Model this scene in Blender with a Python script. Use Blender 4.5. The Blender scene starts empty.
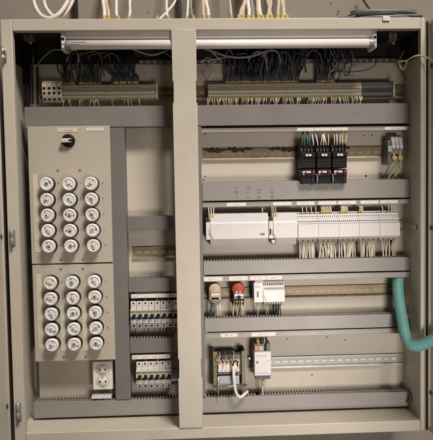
import bpy, bmesh, math, random
from mathutils import Vector, Matrix
random.seed(11)
SC = bpy.context.scene
COL = SC.collection
# ------------------------------------------------------------------ camera
F = 600.0                                   # focal length in photo pixels (photo 433 x 440)
CAM = Vector((-0.0899, -1.7132, 0.1207))
PITCH, YAW, ROLL = -0.0508, -0.0425, 0.0165
RM = Matrix.Rotation(YAW, 3, 'Z') @ Matrix.Rotation(PITCH, 3, 'X') @ Matrix.Rotation(ROLL, 3, 'Y')
cd = bpy.data.cameras.new('camera'); cam = bpy.data.objects.new('camera', cd); COL.objects.link(cam)
r_, f_, u_ = RM.col[0], RM.col[1], RM.col[2]
M4 = Matrix(((r_[0], u_[0], -f_[0], CAM[0]), (r_[1], u_[1], -f_[1], CAM[1]), (r_[2], u_[2], -f_[2], CAM[2]), (0, 0, 0, 1)))
cam.matrix_world = M4
cd.sensor_fit = 'VERTICAL'; cd.sensor_height = 24.0; cd.lens = 24.0 * F / 440.0
cd.clip_start = 0.05; cd.clip_end = 60
SC.camera = cam

def at(px, py, y):
    """point of the plane Y=y seen at photo pixel (px,py)"""
    d = RM @ Vector(((px - 216.5) / F, 1.0, -(py - 220.0) / F))
    t = (y - CAM.y) / d.y
    return CAM + d * t
def X(px, py, y): return at(px, py, y).x
def Z(px, py, y): return at(px, py, y).z
def rect(l, t, r, b, y):
    xm, ym = (l + r) / 2, (t + b) / 2
    return X(l, ym, y), X(r, ym, y), Z(xm, b, y), Z(xm, t, y)

# ------------------------------------------------------------------ light
w = bpy.data.worlds.new('World'); SC.world = w; w.use_nodes = True
bg = w.node_tree.nodes['Background']; bg.inputs[0].default_value = (1.0, .88, .72, 1); bg.inputs[1].default_value = 0.015
LC = (1, .912, .858)
def area(name, loc, target, sx, sy, power, col):
    l = bpy.data.lights.new(name, 'AREA'); l.shape = 'RECTANGLE'; l.size = sx; l.size_y = sy; l.energy = power; l.color = col
    o = bpy.data.objects.new(name, l); COL.objects.link(o); o.location = loc
    o.rotation_euler = (Vector(target) - Vector(loc)).to_track_quat('-Z', 'Y').to_euler()
    return o
area('ceiling_lamp', (0.8, -1.6, 4.8), (0.1, 0, 0), 1.4, 1.1, 30, LC)
area('far_ceiling_lamp', (1.3, -2.8, 3.9), (0.1, 0, 0), 1.2, .9, 236, LC)
hl = area('centre_fill', (0.55, -1.95, -0.6), (0.27, 0, -0.25), .5, .5, 2.4, LC); hl.data.spread = math.radians(52)  # added fill without a real source; narrow spread dims the outer areas
SC.view_settings.view_transform = 'Standard'; SC.view_settings.look = 'None'
SC.view_settings.exposure = 0.12; SC.view_settings.gamma = 1.0
SC.render.engine = 'CYCLES'

# ------------------------------------------------------------------ materials
def mat(name, col, rough=.5, metal=0.0, var=.08, scale=18, bump=0.0, bscale=350, spec=.5, dirt=None, dirt_amt=.3, dirt_scale=7, trans=0, coat=0, specks=0):
    m = bpy.data.materials.new(name); m.use_nodes = True; nt = m.node_tree; N = nt.nodes; L = nt.links
    p = N['Principled BSDF']; p.inputs['Roughness'].default_value = rough; p.inputs['Metallic'].default_value = metal
    p.inputs['Specular IOR Level'].default_value = spec; p.inputs['Coat Weight'].default_value = coat
    if trans: p.inputs['Transmission Weight'].default_value = trans
    tc = N.new('ShaderNodeTexCoord'); geo = N.new('ShaderNodeNewGeometry')
    n1 = N.new('ShaderNodeTexNoise'); n1.inputs['Scale'].default_value = scale; n1.inputs['Detail'].default_value = 6
    L.new(geo.outputs['Position'], n1.inputs['Vector'])
    mr = N.new('ShaderNodeMapRange'); mr.inputs[1].default_value = .25; mr.inputs[2].default_value = .75
    mr.inputs[3].default_value = 1 - var; mr.inputs[4].default_value = 1 + var
    L.new(n1.outputs['Fac'], mr.inputs[0])
    mx = N.new('ShaderNodeVectorMath'); mx.operation = 'SCALE'; mx.inputs[0].default_value = col[:3]
    L.new(mr.outputs[0], mx.inputs['Scale'])
    out = mx.outputs[0]
    if dirt:
        n2 = N.new('ShaderNodeTexNoise'); n2.inputs['Scale'].default_value = dirt_scale; n2.inputs['Detail'].default_value = 8; n2.inputs['Roughness'].default_value = .65
        L.new(geo.outputs['Position'], n2.inputs['Vector'])
        m2 = N.new('ShaderNodeMapRange'); m2.inputs[1].default_value = .5; m2.inputs[2].default_value = .78; m2.inputs[3].default_value = 0; m2.inputs[4].default_value = dirt_amt
        L.new(n2.outputs['Fac'], m2.inputs[0])
        mm = N.new('ShaderNodeMix'); mm.data_type = 'RGBA'; mm.inputs[7].default_value = (*dirt, 1)
        L.new(m2.outputs[0], mm.inputs[0]); L.new(out, mm.inputs[6]); out = mm.outputs[2]
    if specks:
        n3 = N.new('ShaderNodeTexNoise'); n3.inputs['Scale'].default_value = 170; n3.inputs['Detail'].default_value = 2
        n4 = N.new('ShaderNodeTexNoise'); n4.inputs['Scale'].default_value = 9; n4.inputs['Detail'].default_value = 3
        L.new(geo.outputs['Position'], n3.inputs['Vector']); L.new(geo.outputs['Position'], n4.inputs['Vector'])
        ad = N.new('ShaderNodeMath'); ad.operation = 'MULTIPLY'; L.new(n3.outputs['Fac'], ad.inputs[0]); L.new(n4.outputs['Fac'], ad.inputs[1])
        m3 = N.new('ShaderNodeMapRange'); m3.inputs[1].default_value = .39; m3.inputs[2].default_value = .46; m3.inputs[3].default_value = 0; m3.inputs[4].default_value = specks
        L.new(ad.outputs[0], m3.inputs[0])
        mm3 = N.new('ShaderNodeMix'); mm3.data_type = 'RGBA'; mm3.inputs[7].default_value = (col[0] * .45, col[1] * .4, col[2] * .34, 1)
        L.new(m3.outputs[0], mm3.inputs[0]); L.new(out, mm3.inputs[6]); out = mm3.outputs[2]
    L.new(out, p.inputs['Base Color'])
    r2 = N.new('ShaderNodeMapRange'); r2.inputs[3].default_value = max(.03, rough - .08); r2.inputs[4].default_value = min(1, rough + .1)
    L.new(n1.outputs['Fac'], r2.inputs[0]); L.new(r2.outputs[0], p.inputs['Roughness'])
    if bump:
        nb = N.new('ShaderNodeTexNoise'); nb.inputs['Scale'].default_value = bscale; nb.inputs['Detail'].default_value = 3
        L.new(geo.outputs['Position'], nb.inputs['Vector'])
        b = N.new('ShaderNodeBump'); b.inputs['Strength'].default_value = bump; b.inputs['Distance'].default_value = .001
        L.new(nb.outputs['Fac'], b.inputs['Height']); L.new(b.outputs[0], p.inputs['Normal'])
    return m
M = {}
M['wall']    = mat('wall_paint', (.255, .222, .178), .8, var=.06, scale=5, bump=.22, bscale=160, dirt=(.2, .16, .11), dirt_amt=.35, specks=.2)
M['floor']   = mat('floor_dark', (.10, .08, .06), .7, var=.2)
M['cab']     = mat('beige_enamel', (.53, .485, .395), .42, var=.035, scale=6, bump=.12, bscale=420, dirt=(.34, .28, .18), dirt_amt=.22, specks=.2)
M['plate']   = mat('plate_enamel', (.535, .487, .395), .5, var=.04, scale=5, bump=.12, bscale=420, dirt=(.34, .27, .17), dirt_amt=.25, specks=.2)
M['panel']   = mat('panel_enamel', (.47, .425, .345), .45, var=.04, scale=6, bump=.1, bscale=420, dirt=(.34, .28, .18), dirt_amt=.2, specks=.2)
M['gasket']  = mat('black_rubber_and_shade', (.012, .011, .01), .75, var=.2)
M['duct']    = mat('grey_pvc', (.272, .252, .228), .42, var=.04, scale=9, bump=.08, bscale=260, dirt=(.19, .16, .12), dirt_amt=.3, specks=.2)
M['ductd']  = mat('dark_grey_pvc', (.165, .152, .14), .42, var=.05, scale=9, bump=.08, bscale=260, dirt=(.2, .17, .13), dirt_amt=.3, specks=.2)
M['ductshade']  = mat('shaded_grey_pvc', (.21, .193, .172), .42, var=.05, scale=9, bump=.08, bscale=260, dirt=(.2, .17, .13), dirt_amt=.3, specks=.2)  # duct grey taken darker to carry the shade on the top duct
M['ductin']  = mat('grey_pvc_base', (.235, .215, .19), .5, var=.05, scale=12)
M['strip']   = mat('grey_label_carrier', (.29, .27, .24), .38, var=.04, scale=14)
M['label']   = mat('white_label', (.74, .69, .62), .5, var=.05, scale=60)
M['cream']   = mat('cream_label', (.66, .60, .46), .55, var=.05, scale=60)
M['ink']     = mat('black_ink', (.03, .026, .024), .6, var=.2)
M['inkg']    = mat('grey_ink', (.17, .15, .13), .6, var=.2)
M['white']   = mat('white_plastic', (.63, .605, .585), .36, var=.03, scale=25)
M['mcb']     = mat('breaker_plastic', (.60, .565, .52), .36, var=.04, scale=40)
M['ceramic'] = mat('white_ceramic', (.78, .755, .71), .14, var=.03, scale=30, coat=.4)
M['ceramicb'] = mat('aged_ceramic', (.74, .71, .65), .2, var=.05, scale=30, coat=.3)
M['ceramicc'] = mat('cool_ceramic', (.74, .73, .71), .16, var=.04, scale=30, coat=.4)
M['black']   = mat('black_plastic', (.007, .006, .006), .5, var=.2, spec=.25)
M['darkgap'] = mat('dark_recess', (.008, .008, .008), .8, var=.1)
M['blackd']  = mat('black_recess_plastic', (.016, .014, .013), .5, var=.2, spec=.25)
M['grey']    = mat('grey_plastic', (.36, .35, .33), .4, var=.05, scale=40)
M['dgrey']   = mat('dark_grey_plastic', (.10, .10, .10), .45, var=.08, scale=40)
M['term']    = mat('beige_terminal', (.66, .59, .45), .42, var=.08, scale=90)
M['red']     = mat('red_plastic', (.36, .055, .03), .55, var=.06)
M['redd']    = mat('red_button', (.24, .02, .018), .3, var=.06)
M['tan']     = mat('tan_plastic', (.45, .37, .25), .4, var=.07, scale=60)
M['yellow']  = mat('yellow_ferrule', (.52, .38, .11), .45, var=.15, scale=90)
M['olive']   = mat('olive_label', (.27, .23, .08), .5, var=.15, scale=120)
M['coilb']  = mat('blue_grey_lacquer', (.36, .39, .43), .35, var=.08, scale=40)
M['olived']  = mat('olive_steel', (.20, .165, .10), .5, .2, var=.2, scale=60, dirt=(.08, .05, .03), dirt_amt=.8, dirt_scale=40)
M['orange']  = mat('orange_terminal', (.55, .17, .05), .4, var=.06)
M['steel']   = mat('zinc_steel', (.55, .53, .49), .34, 1.0, var=.1, scale=40)
M['zinc']    = mat('dull_zinc', (.30, .30, .285), .45, .35, var=.12, scale=30)
M['zinc_lit']  = mat('lit_zinc_edge', (.66, .65, .62), .35, .3, var=.08, scale=30)  # lighter copy of the zinc: overhead light painted onto the lower flange
M['brass']   = mat('yellow_zinc', (.30, .235, .145), .5, .3, var=.18, scale=22, dirt=(.12, .075, .045), dirt_amt=.8, dirt_scale=16)
M['stain']   = mat('brown_residue', (.060, .028, .017), .6, var=.3, scale=60, bump=1, bscale=200)
M['copper']  = mat('copper_winding', (.38, .17, .07), .35, .6, var=.25, scale=200)
M['lam']     = mat('lamination', (.25, .23, .20), .45, .6, var=.2, scale=150)
M['teal']    = mat('teal_hose', (.175, .43, .395), .42, var=.07, scale=30, dirt=(.22, .42, .34), dirt_amt=.3)
M['wwhite']  = mat('white_wire', (.72, .67, .58), .5, var=.08, scale=40)
M['wbeige']  = mat('beige_wire', (.50, .43, .30), .5, var=.1, scale=40)
M['wgrey']   = mat('grey_cable', (.25, .245, .25), .5, var=.1, scale=40)
M['coilg']  = mat('coil_grey', (.15, .148, .15), .42, var=.12, scale=40)
M['wdgrey']  = mat('dark_grey_cable', (.07, .07, .075), .5, var=.15, scale=40)
M['wblack']  = mat('black_wire', (.014, .016, .022), .4, var=.2, scale=40)
M['wblue']   = mat('dark_blue_wire', (.012, .018, .034), .4, var=.2, scale=40)
M['wteal']   = mat('green_wire', (.035, .12, .10), .45, var=.1, scale=40)
M['wyg']     = mat('yellow_green_wire', (.50, .47, .22), .5, var=.1, scale=40)
M['tube']    = mat('lamp_glass', (.86, .79, .74), .38, var=.02)
M['refl']    = mat('lamp_housing', (.88, .87, .84), .3, .0, var=.04)
M['lilac']   = mat('lilac_line', (.34, .33, .52), .5)
M['glass']   = mat('window_glass', (.12, .10, .08), .08, var=.1, coat=.6)

# ------------------------------------------------------------------ mesh builder
R_ = random.uniform
class MB:
    def __init__(s): s.bm = bmesh.new(); s.mats = []
    def mi(s, k):
        if k not in s.mats: s.mats.append(k)
        return s.mats.index(k)
    def box(s, x0, x1, y0, y1, z0, z1, k, bev=0, seg=2, rot=None):
        x0, x1 = min(x0, x1), max(x0, x1); y0, y1 = min(y0, y1), max(y0, y1); z0, z1 = min(z0, z1), max(z0, z1)
        i = s.mi(k)
        r = bmesh.ops.create_cube(s.bm, size=1)
        vs = r['verts']
        for v in vs:
            v.co = Vector(((x0 + x1) / 2 + v.co.x * (x1 - x0), (y0 + y1) / 2 + v.co.y * (y1 - y0), (z0 + z1) / 2 + v.co.z * (z1 - z0)))
        fs = {f for v in vs for f in v.link_faces}
        for f in fs: f.material_index = i
        if rot is not None:
            bmesh.ops.transform(s.bm, matrix=rot, verts=vs)
        if bev:
            es = list({e for f in fs for e in f.edges})
            q = bmesh.ops.bevel(s.bm, geom=es, offset=bev, segments=seg, affect='EDGES', profile=.5)
            for f in q['faces']: f.material_index = i; f.smooth = True
        return s
    def prism(s, prof, x0, x1, k, axis='x', bev=0):
        """prof: (y,z) list, counter-clockwise seen from +x; extruded from x0 to x1"""
        i = s.mi(k)
        a = [s.bm.verts.new((x0, y, z)) for y, z in prof]; b = [s.bm.verts.new((x1, y, z)) for y, z in prof]
        n = len(prof); fs = [s.bm.faces.new(a[::-1]), s.bm.faces.new(b)]
        for j in range(n): fs.append(s.bm.faces.new((a[j], a[(j + 1) % n], b[(j + 1) % n], b[j])))
        for f in fs: f.material_index = i
        bmesh.ops.recalc_face_normals(s.bm, faces=fs)
        if bev:
            es = list({e for f in fs for e in f.edges})
            q = bmesh.ops.bevel(s.bm, geom=es, offset=bev, segments=1, affect='EDGES')
            for f in q['faces']: f.material_index = i
        return s
    def lathe(s, prof, c, k, axis=(0, -1, 0), n=32, smooth=True):
        """prof: (r, h) from back to front along axis"""
        i = s.mi(k); ax = Vector(axis).normalized()
        u = ax.orthogonal().normalized(); v = ax.cross(u); c = Vector(c); rings = []
        for r, h in prof:
            if r < 1e-6: rings.append([s.bm.verts.new(c + ax * h)])
            else: rings.append([s.bm.verts.new(c + ax * h + (u * math.cos(2 * math.pi * j / n) + v * math.sin(2 * math.pi * j / n)) * r) for j in range(n)])
        fs = []
        for a, b in zip(rings, rings[1:]):
            for j in range(n):
                q = (j + 1) % n
                if len(a) == 1 and len(b) == 1: continue
                if len(a) == 1: f = s.bm.faces.new((a[0], b[j], b[q]))
                elif len(b) == 1: f = s.bm.faces.new((a[j], a[q], b[0]))
                else: f = s.bm.faces.new((a[j], a[q], b[q], b[j]))
                fs.append(f)
        if len(rings[0]) > 1: fs.append(s.bm.faces.new(rings[0]))
        if len(rings[-1]) > 1: fs.append(s.bm.faces.new(rings[-1]))
        for f in fs: f.material_index = i; f.smooth = smooth
        bmesh.ops.recalc_face_normals(s.bm, faces=fs)
        return s
    def cyl(s, c, r, h, k, axis=(0, -1, 0), n=20, bev=.0005):
        return s.lathe([(r, 0), (r, h - bev), (max(r - bev, 1e-4), h)], c, k, axis, n, smooth=False)
    def tube(s, pts, r, k, n=8, sub=5, rfun=None, caps=True):
        i = s.mi(k); P = [Vector(p) for p in pts]
        if len(P) > 2 and sub > 1:
            Q = []; E = [P[0] * 2 - P[1]] + P + [P[-1] * 2 - P[-2]]
            for a in range(1, len(E) - 2):
                p0, p1, p2, p3 = E[a - 1:a + 3]
                for t in range(sub):
                    t /= sub
                    Q.append(.5 * ((2 * p1) + (p2 - p0) * t + (2 * p0 - 5 * p1 + 4 * p2 - p3) * t * t + (3 * p1 - p0 - 3 * p2 + p3) * t ** 3))
            Q.append(P[-1]); P = Q
        rings = []; t0 = (P[1] - P[0]).normalized(); u = t0.orthogonal().normalized()
        L = 0
        for a, p in enumerate(P):
            t = (P[min(a + 1, len(P) - 1)] - P[max(a - 1, 0)]).normalized()
            u = (u - t * u.dot(t)).normalized(); v = t.cross(u)
            if a: L += (p - P[a - 1]).length
            rr = rfun(L) if rfun else r
            rings.append([s.bm.verts.new(p + (u * math.cos(2 * math.pi * j / n) + v * math.sin(2 * math.pi * j / n)) * rr) for j in range(n)])
        fs = []
        for a, b in zip(rings, rings[1:]):
            for j in range(n):
                f = s.bm.faces.new((a[j], b[j], b[(j + 1) % n], a[(j + 1) % n])); f.smooth = True; fs.append(f)
        if caps: fs += [s.bm.faces.new(rings[0]), s.bm.faces.new(rings[-1][::-1])]
        for f in fs: f.material_index = i
        bmesh.ops.recalc_face_normals(s.bm, faces=fs)
        return s
    def marks(s, x0, x1, z0, z1, y, k='ink', n=5, rows=1, fill=.7):
        """small print too fine to read: short strokes, 0.25 mm proud of the surface at y"""
        for q in range(rows):
            zz0 = z0 + (z1 - z0) * q / rows; zz1 = z0 + (z1 - z0) * (q + fill) / rows
            for j in range(n):
                if random.random() < .12: continue
                a = x0 + (x1 - x0) * j / n; b = a + (x1 - x0) / n * random.uniform(.45, .75)
                h = (zz1 - zz0); t = random.random(); c = (b - a)
                if t < .45: s.box(a, a + c * .22, y - .00025, y + .0002, zz0, zz1, k); s.box(a + c * .5, a + c * .72, y - .0003, y + .0002, zz0 + h * R_(0, .3), zz1, k)
                elif t < .6: s.box(a, b, y - .00025, y + .0002, zz0, zz0 + h * .35, k); s.box(a, a + (b - a) * .4, y - .0003, y + .0002, zz0 + h * .4, zz1, k)
                elif t < .7: s.box(a, a + (b - a) * .4, y - .00025, y + .0002, zz0, zz1, k); s.box(a + (b - a) * .42, b, y - .0003, y + .0002, zz0 + h * .55, zz1, k)
                else: s.box(a, b, y - .00025, y + .0002, zz0 + h * .25, zz0 + h * .75, k)
        return s
    def build(s, name, parent=None):
        me = bpy.data.meshes.new(name); s.bm.to_mesh(me); s.bm.free()
        for k in s.mats: me.materials.append(M[k])
        o = bpy.data.objects.new(name, me); COL.objects.link(o)
        if parent is not None: 
            o.parent = parent; o.location = -Vector(parent.location) if parent.get('_w') else (0, 0, 0)
        return o
def tag(o, label, cat, group=None, kind=None):
    o['label'] = label; o['category'] = cat
    if group: o['group'] = group
    if kind: o['kind'] = kind
    return o
def thing(name, label, cat, loc=(0, 0, 0), group=None, world=False):
    """Empty at the thing's base; world=True: its parts are modelled in world coordinates"""
    o = bpy.data.objects.new(name, None); COL.objects.link(o); o.location = loc; o.empty_display_size = .02
    if world: o['_w'] = 1
    return tag(o, label, cat, group)
def kids(o): return [c for c in list(COL.objects) if c.parent == o]
def copy_tree(o, parent=None):
    ks = kids(o); c = o.copy(); COL.objects.link(c)
    if parent: c.parent = parent
    for k in ks: copy_tree(k, c)
    return c

H2 = 0.5685; W2 = 0.575            # half the opening
PY = 0.160                         # mounting plate
FY = 0.100                         # front of the ducts
# ================================================================== SETTING
b = MB(); b.box(-3.2, 3.2, .206, .26, -1.9, 2.2, 'wall')
wl = b.build('wall'); wl['kind'] = 'structure'
b = MB(); b.box(-3.2, 3.2, -3.0, .206, -1.95, -1.9, 'floor')
fl = b.build('floor'); fl['kind'] = 'structure'

# ================================================================== CABINET
cab = thing('electrical_cabinet', 'wide beige steel wall cabinet standing open with a broad centre post', 'cabinet', (0, .2, -H2 - .032), world=True)
OW, OH = W2 + .031, H2 + .032
OWR = W2 + .0112                       # the right rim shows narrower: the door seal laps over it
b = MB()                                   # shell: back, sides, top, bottom
SW = .597; SWR = .5822
b.box(-OW, -SW, .0, .200, -OH, OH, 'cab', .0015)
b.box(SWR, OWR, .0, .200, -OH, OH, 'cab', .0015)
b.box(-SW, SWR, .0, .200, H2 + .012, OH, 'cab', .001)
b.box(-SW, SWR, .0, .200, -OH, -H2 - .004, 'cab', .001)
b.box(-SW, SWR, .192, .1995, -H2 - .004, H2 + .012, 'cab')
b.build('shell', cab)
b = MB()                                   # folded front rim
def rim(b, x0, x1, z0, z1): b.box(x0, x1, -.004, .018, z0, z1, 'cab', .0022, 3)
rim(b, -OW - .0008, -W2, -OH, OH); rim(b, W2 + .0002, OWR + .0008, -OH, OH)
b.box(-W2 + .0003, W2 - .0001, -.0038, .020, H2, OH + .0008, 'cab', .0022, 3); b.box(-W2 + .0003, W2 - .0001, -.0038, .020, -OH - .0008, -H2, 'cab', .0022, 3)
b.build('front_rim', cab)
b = MB()                                   # black panels added for the shade under the top and down the upper back
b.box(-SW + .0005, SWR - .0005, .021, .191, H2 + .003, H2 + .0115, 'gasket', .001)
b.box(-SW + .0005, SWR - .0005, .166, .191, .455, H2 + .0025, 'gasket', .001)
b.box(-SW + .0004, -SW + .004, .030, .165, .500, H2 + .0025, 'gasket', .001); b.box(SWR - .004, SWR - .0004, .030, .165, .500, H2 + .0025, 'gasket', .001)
b.build('top_shade_panels', cab)
px0, px1 = X(37.5, 330, PY), X(409, 240, PY)
b = MB(); b.box(px0, px1, PY, PY + .003, -.545, Z(216, 63, PY), 'plate', .0006)
for (qx, qy) in ((229, 60), (205, 176.5), (203.5, 180), (205, 134), (380, 173.5), (287, 339), (327, 337), (372, 135), (312, 375), (364, 135.5), (345, 340)):
    p = at(qx, qy, PY); b.cyl((p.x, PY + .001, p.z), .0022, .0014, 'darkgap', n=10, bev=.0001)
p = at(366, 176, PY); b.cyl((p.x, PY + .001, p.z), .003, .0016, 'darkgap', n=12, bev=.0001)
b.build('mounting_plate', cab)
# centre post with the two notches of the lock bar
ml, mr_ = X(175.4, 232, -.006), X(199.6, 232, -.006)
z_t, z_b = H2 + .001, -H2 + .001
n1a, n1b = Z(186, 81, -.006), Z(186, 103, -.006); n2a, n2b = Z(190, 359, -.006), Z(190, 378, -.006)
b = MB(); q_ = .0028
out = [(ml, z_b), (mr_, z_b), (mr_, n2b), (mr_ - q_, n2b), (mr_ - q_, n2a), (mr_, n2a), (mr_, n1b), (mr_ - q_, n1b), (mr_ - q_, n1a), (mr_, n1a), (mr_, z_t),
       (ml, z_t), (ml, n1a), (ml + q_, n1a), (ml + q_, n1b), (ml, n1b), (ml, n2a), (ml + q_, n2a), (ml + q_, n2b), (ml, n2b)]
va = [b.bm.verts.new((x, -.0075, z)) for x, z in out]; vb = [b.bm.verts.new((x, -.0043, z)) for x, z in out]; b.mi('cab')
fa = b.bm.faces.new(va); fs = [fa, b.bm.faces.new(vb[::-1])] + [b.bm.faces.new((va[(j + 1) % 20], va[j], vb[j], vb[(j + 1) % 20])) for j in range(20)]
bmesh.ops.recalc_face_normals(b.bm, faces=fs)
for f in bmesh.ops.bevel(b.bm, geom=list(fa.edges), offset=.0014, segments=2, affect='EDGES', profile=.5)['faces']: f.smooth = True
b.build('centre_post', cab)
# small hardware inside: reinforcing bracket on the right wall, lock catches under the top
b = MB(); q = at(414, 227, .06)
b.box(SWR - .005, SWR, .04, .10, q.z - .007, q.z + .007, 'cab', .001); b.build('bracket', cab)
b = MB(); q = at(412, 398, .08); b.tube([(SWR - .010, .12, q.z + .02), (SWR - .005, .09, q.z + .012), (SWR - .007, .085, q.z - .012), (SWR - .014, .11, q.z - .02)], .0035, 'dgrey', sub=4)
b.build('earth_bolt', cab)
# hinges on the left rim
for (qx, t, bb, k) in ((4.2, 47, 63, 'steel'), (13.0, 228, 247, 'zinc'), (19.2, 402, 422, 'zinc')):
    z1, z0 = Z(qx, t, -.01), Z(qx, bb, -.01); xx = X(qx, (t + bb) / 2, -.01)
    b = MB(); b.box(xx - .006, xx + .005, -.009, .0, z0 + .004, z1 - .004, k, .001)
    b.lathe([(.0045, 0), (.0045, (z1 - z0) * .45), (.0035, (z1 - z0) * .45 + .001), (.0035, (z1 - z0) * .52), (.0045, (z1 - z0) * .52 + .001), (.0045, (z1 - z0))], (xx - .003, -.012, z0), k, (0, 0, 1), 14)
    b.build('hinge', cab)
# the two doors, folded pans swung open past a right angle
def door(sign, ang):
    # local: u runs from the hinge along the door, v towards the inside of the door
    hx, hy = (-(OW + .0075) if sign < 0 else OWR + .0072), -.008
    a = math.radians(ang); U = Vector((-sign * math.cos(a), -math.sin(a), 0)); V = Vector((-sign * math.sin(a), math.cos(a), 0))
    zt, zb = OH - .014, -OH + .006
    if sign < 0: zt, zb = OH - .010, -OH + .004
    def T(b, u0, u1, v0, v1, z0, z1, k, bev=.001):
        mtx = Matrix(((U.x, V.x, 0, hx), (U.y, V.y, 0, hy), (0, 0, 1, 0), (0, 0, 0, 1)))
        b.box(u0, u1, v0, v1, z0, z1, k, bev, 2, rot=mtx)
    b = MB(); T(b, .0005, .58, -.022, -.004, zb, zt, 'cab', .0015)
    T(b, .0, .011, -.0225, .0, zb - .0005, zt + .0005, 'cab', .0035)
    T(b, .0112, .57, -.0045, -.0003, zb, zb + .011, 'cab', .0015); T(b, .0112, .57, -.0045, -.0003, zt - .011, zt, 'cab', .0015)
    d = b.build('door', cab)
    b = MB(); T(b, -.0075, -.0003, -.018, .0015, zb - .003, zt + .003, 'gasket'); g = b.build('gasket'); g.parent = d
    for zz in (.46, .0, -.48):
        b = MB(); T(b, .016, .022, -.0045, -.0005, zz - .006, zz + .006, 'ink'); s_ = b.build('screw'); s_.parent = d
    return d
dl = door(-1, 93); dr = door(1, 95)
dl['label'] = 'left door leaf seen edge-on'; dr['label'] = 'right door leaf with black seal'

# ================================================================== WIRING DUCTS
def hduct(l, t, r, bt, mx, label, yb=PY, yf=FY, lr=None, comb_top=True, comb_bot=True, pitch=.0094, extra=None, dm='duct'):
    ym = (t + bt) / 2
    x0, x1 = X(l, ym if lr is None else lr[0], yf), X(r, ym if lr is None else lr[1], yf); z1, z0 = Z(mx, t, yf), Z(mx, bt, yf)
    o = thing('wiring_duct', label, 'wiring duct', ((x0 + x1) / 2, yb, z0), 'slotted wiring ducts on the mounting plate', world=True)
    b = MB(); b.box(x0 + .001, x1 - .001, yb - .0025, yb - .0002, z0 + .0015, z1 - .0015, 'ductin')
    n = int((x1 - x0) / pitch)
    for zz, on in ((z1 - .0032, comb_top), (z0 + .0015, comb_bot)):
        b.box(x0 + .001, x1 - .001, yb - .014, yb - .0024, zz, zz + .0017, 'ductin')
        for j in range(n):
            a = x0 + .002 + (x1 - x0 - .004) * j / n
            if extra and j in extra: continue
            b.box(a, a + pitch * .56, yf + .009, yb - .0141, zz, zz + .0017, 'ductin')
            if zz > z1 - .004 and dm != 'ductshade': b.box(a, a + pitch * .56, yf + .0125, yf + .0145, z1 - .0034, z1 + .0034, 'strip', .0003)
    b.box(x0 + .001, x1 - .001, yf + .0075, yf + .0095, z1 - .0033, z1 - .0014, 'ductin'); b.box(x0 + .001, x1 - .001, yf + .0075, yf + .0095, z0 + .0014, z0 + .0033, 'ductin')
    b.build('slotted_channel', o)
    b = MB(); b.box(x0, x1, yf, yf + .0022, z0, z1, dm, .0009)
    b.box(x0 + .0004, x1 - .0004, yf + .0018, yf + .0115, z1 - .0013, z1 - .0001, dm); b.box(x0 + .0004, x1 - .0004, yf + .0018, yf + .0115, z0 + .0001, z0 + .0013, dm)
    c = b.build('cover', o)
    return o, c, (x0, x1, z0, z1)
def vduct(l, r, t, bt, my, label, yb=PY, yf=FY, mx=None):
    x0, x1 = X(l, my, yf), X(r, my, yf); z1, z0 = t, bt; pitch = .0094
    o = thing('wiring_duct', label, 'wiring duct', ((x0 + x1) / 2, yb, z0), 'slotted wiring ducts on the mounting plate', world=True)
    b = MB(); b.box(x0 + .0015, x1 - .0015, yb - .0024, yb - .0001, z0 + .001, z1 - .001, 'ductin')
    n = int((z1 - z0) / pitch)
    for xx in (x0 + .0014, x1 - .0032):
        b.box(xx, xx + .0017, yb - .014, yb - .0023, z0 + .001, z1 - .001, 'ductin')
        for j in range(n):
            a = z0 + .002 + (z1 - z0 - .004) * j / n
            b.box(xx, xx + .0017, yf + .009, yb - .0141, a, a + pitch * .56, 'ductin')
    b.build('slotted_channel', o)
    b = MB(); b.box(x0, x1, yf + .0006, yf + .0026, z0, z1, 'ductd', .0008)
    b.box(x0 + .0001, x0 + .0013, yf + .002, yf + .0115, z0, z1, 'ductd'); b.box(x1 - .0013, x1 - .0001, yf + .002, yf + .0115, z0, z1, 'ductd')
    b.build('cover', o)
    return o, (x0, x1, z0, z1)
def carrier(parent, l, t, r, bt, mx, labels, yf=FY - .003, first=True):
    x0, x1 = X(l, (t + bt) / 2, yf), X(r, (t + bt) / 2, yf); z1, z0 = Z(mx, t, yf), Z(mx, bt, yf)
    b = MB(); b.box(x0, x1, yf, yf + .006, z0, z1, 'strip', .001); b.box(x0, x1, yf - .0012, yf + .001, z1 - .0016, z1 + .0004, 'strip', .0004); b.box(x0, x1, yf - .0012, yf + .001, z0 - .0004, z0 + .0014, 'strip', .0004)
    b.box(x0 + .01, x1 - .01, yf + .005, PY - .001, z0 + .004, z0 + .006, 'ductin')
    c = b.build('label_rail', parent)
    for (a, e) in labels:
        xa, xe = X(a, (t + bt) / 2, yf), X(e, (t + bt) / 2, yf)
        b = MB(); b.box(xa, xe, yf - .0009, yf + .0002, z0 + .0016, z1 - .0018, 'label', .0003)
        m = (xa + xe) / 2; hw = min(.014, (xe - xa) * .22); dz = (z1 - z0)
        b.marks(m - hw, m + hw, z0 + dz * .36, z0 + dz * .62, yf - .0009, 'inkg', 4)
        k = b.build('label'); k.parent = c; k.location = (0, 0, 0)
    return c
zb_top = Z(307, 125.6, FY)
d1, c1, e1 = hduct(24.5, 105, 413.5, 125.6, 219, 'widest grey duct, darkened for shade, along the top under the terminal rows', comb_bot=False, dm='ductshade')
d1z0 = e1[2]
d6, c6, e6 = hduct(34, 397.5, 409, 412.5, 219, 'long grey duct along the cabinet floor below all the devices', lr=(410, 399), extra=(72,))
gap = .002
midL = vduct(111.3, 126.6, d1z0 - gap, e6[3] + gap, 225, 'upright grey duct just right of the round fuse caps')
midC = vduct(183, 202.6, d1z0 - gap, e6[3] + gap, 225, 'upright grey duct mostly hidden behind the beige centre post')
xc1 = midC[1][1]; xcl = midC[1][0]; xl1 = midL[1][1]
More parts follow.
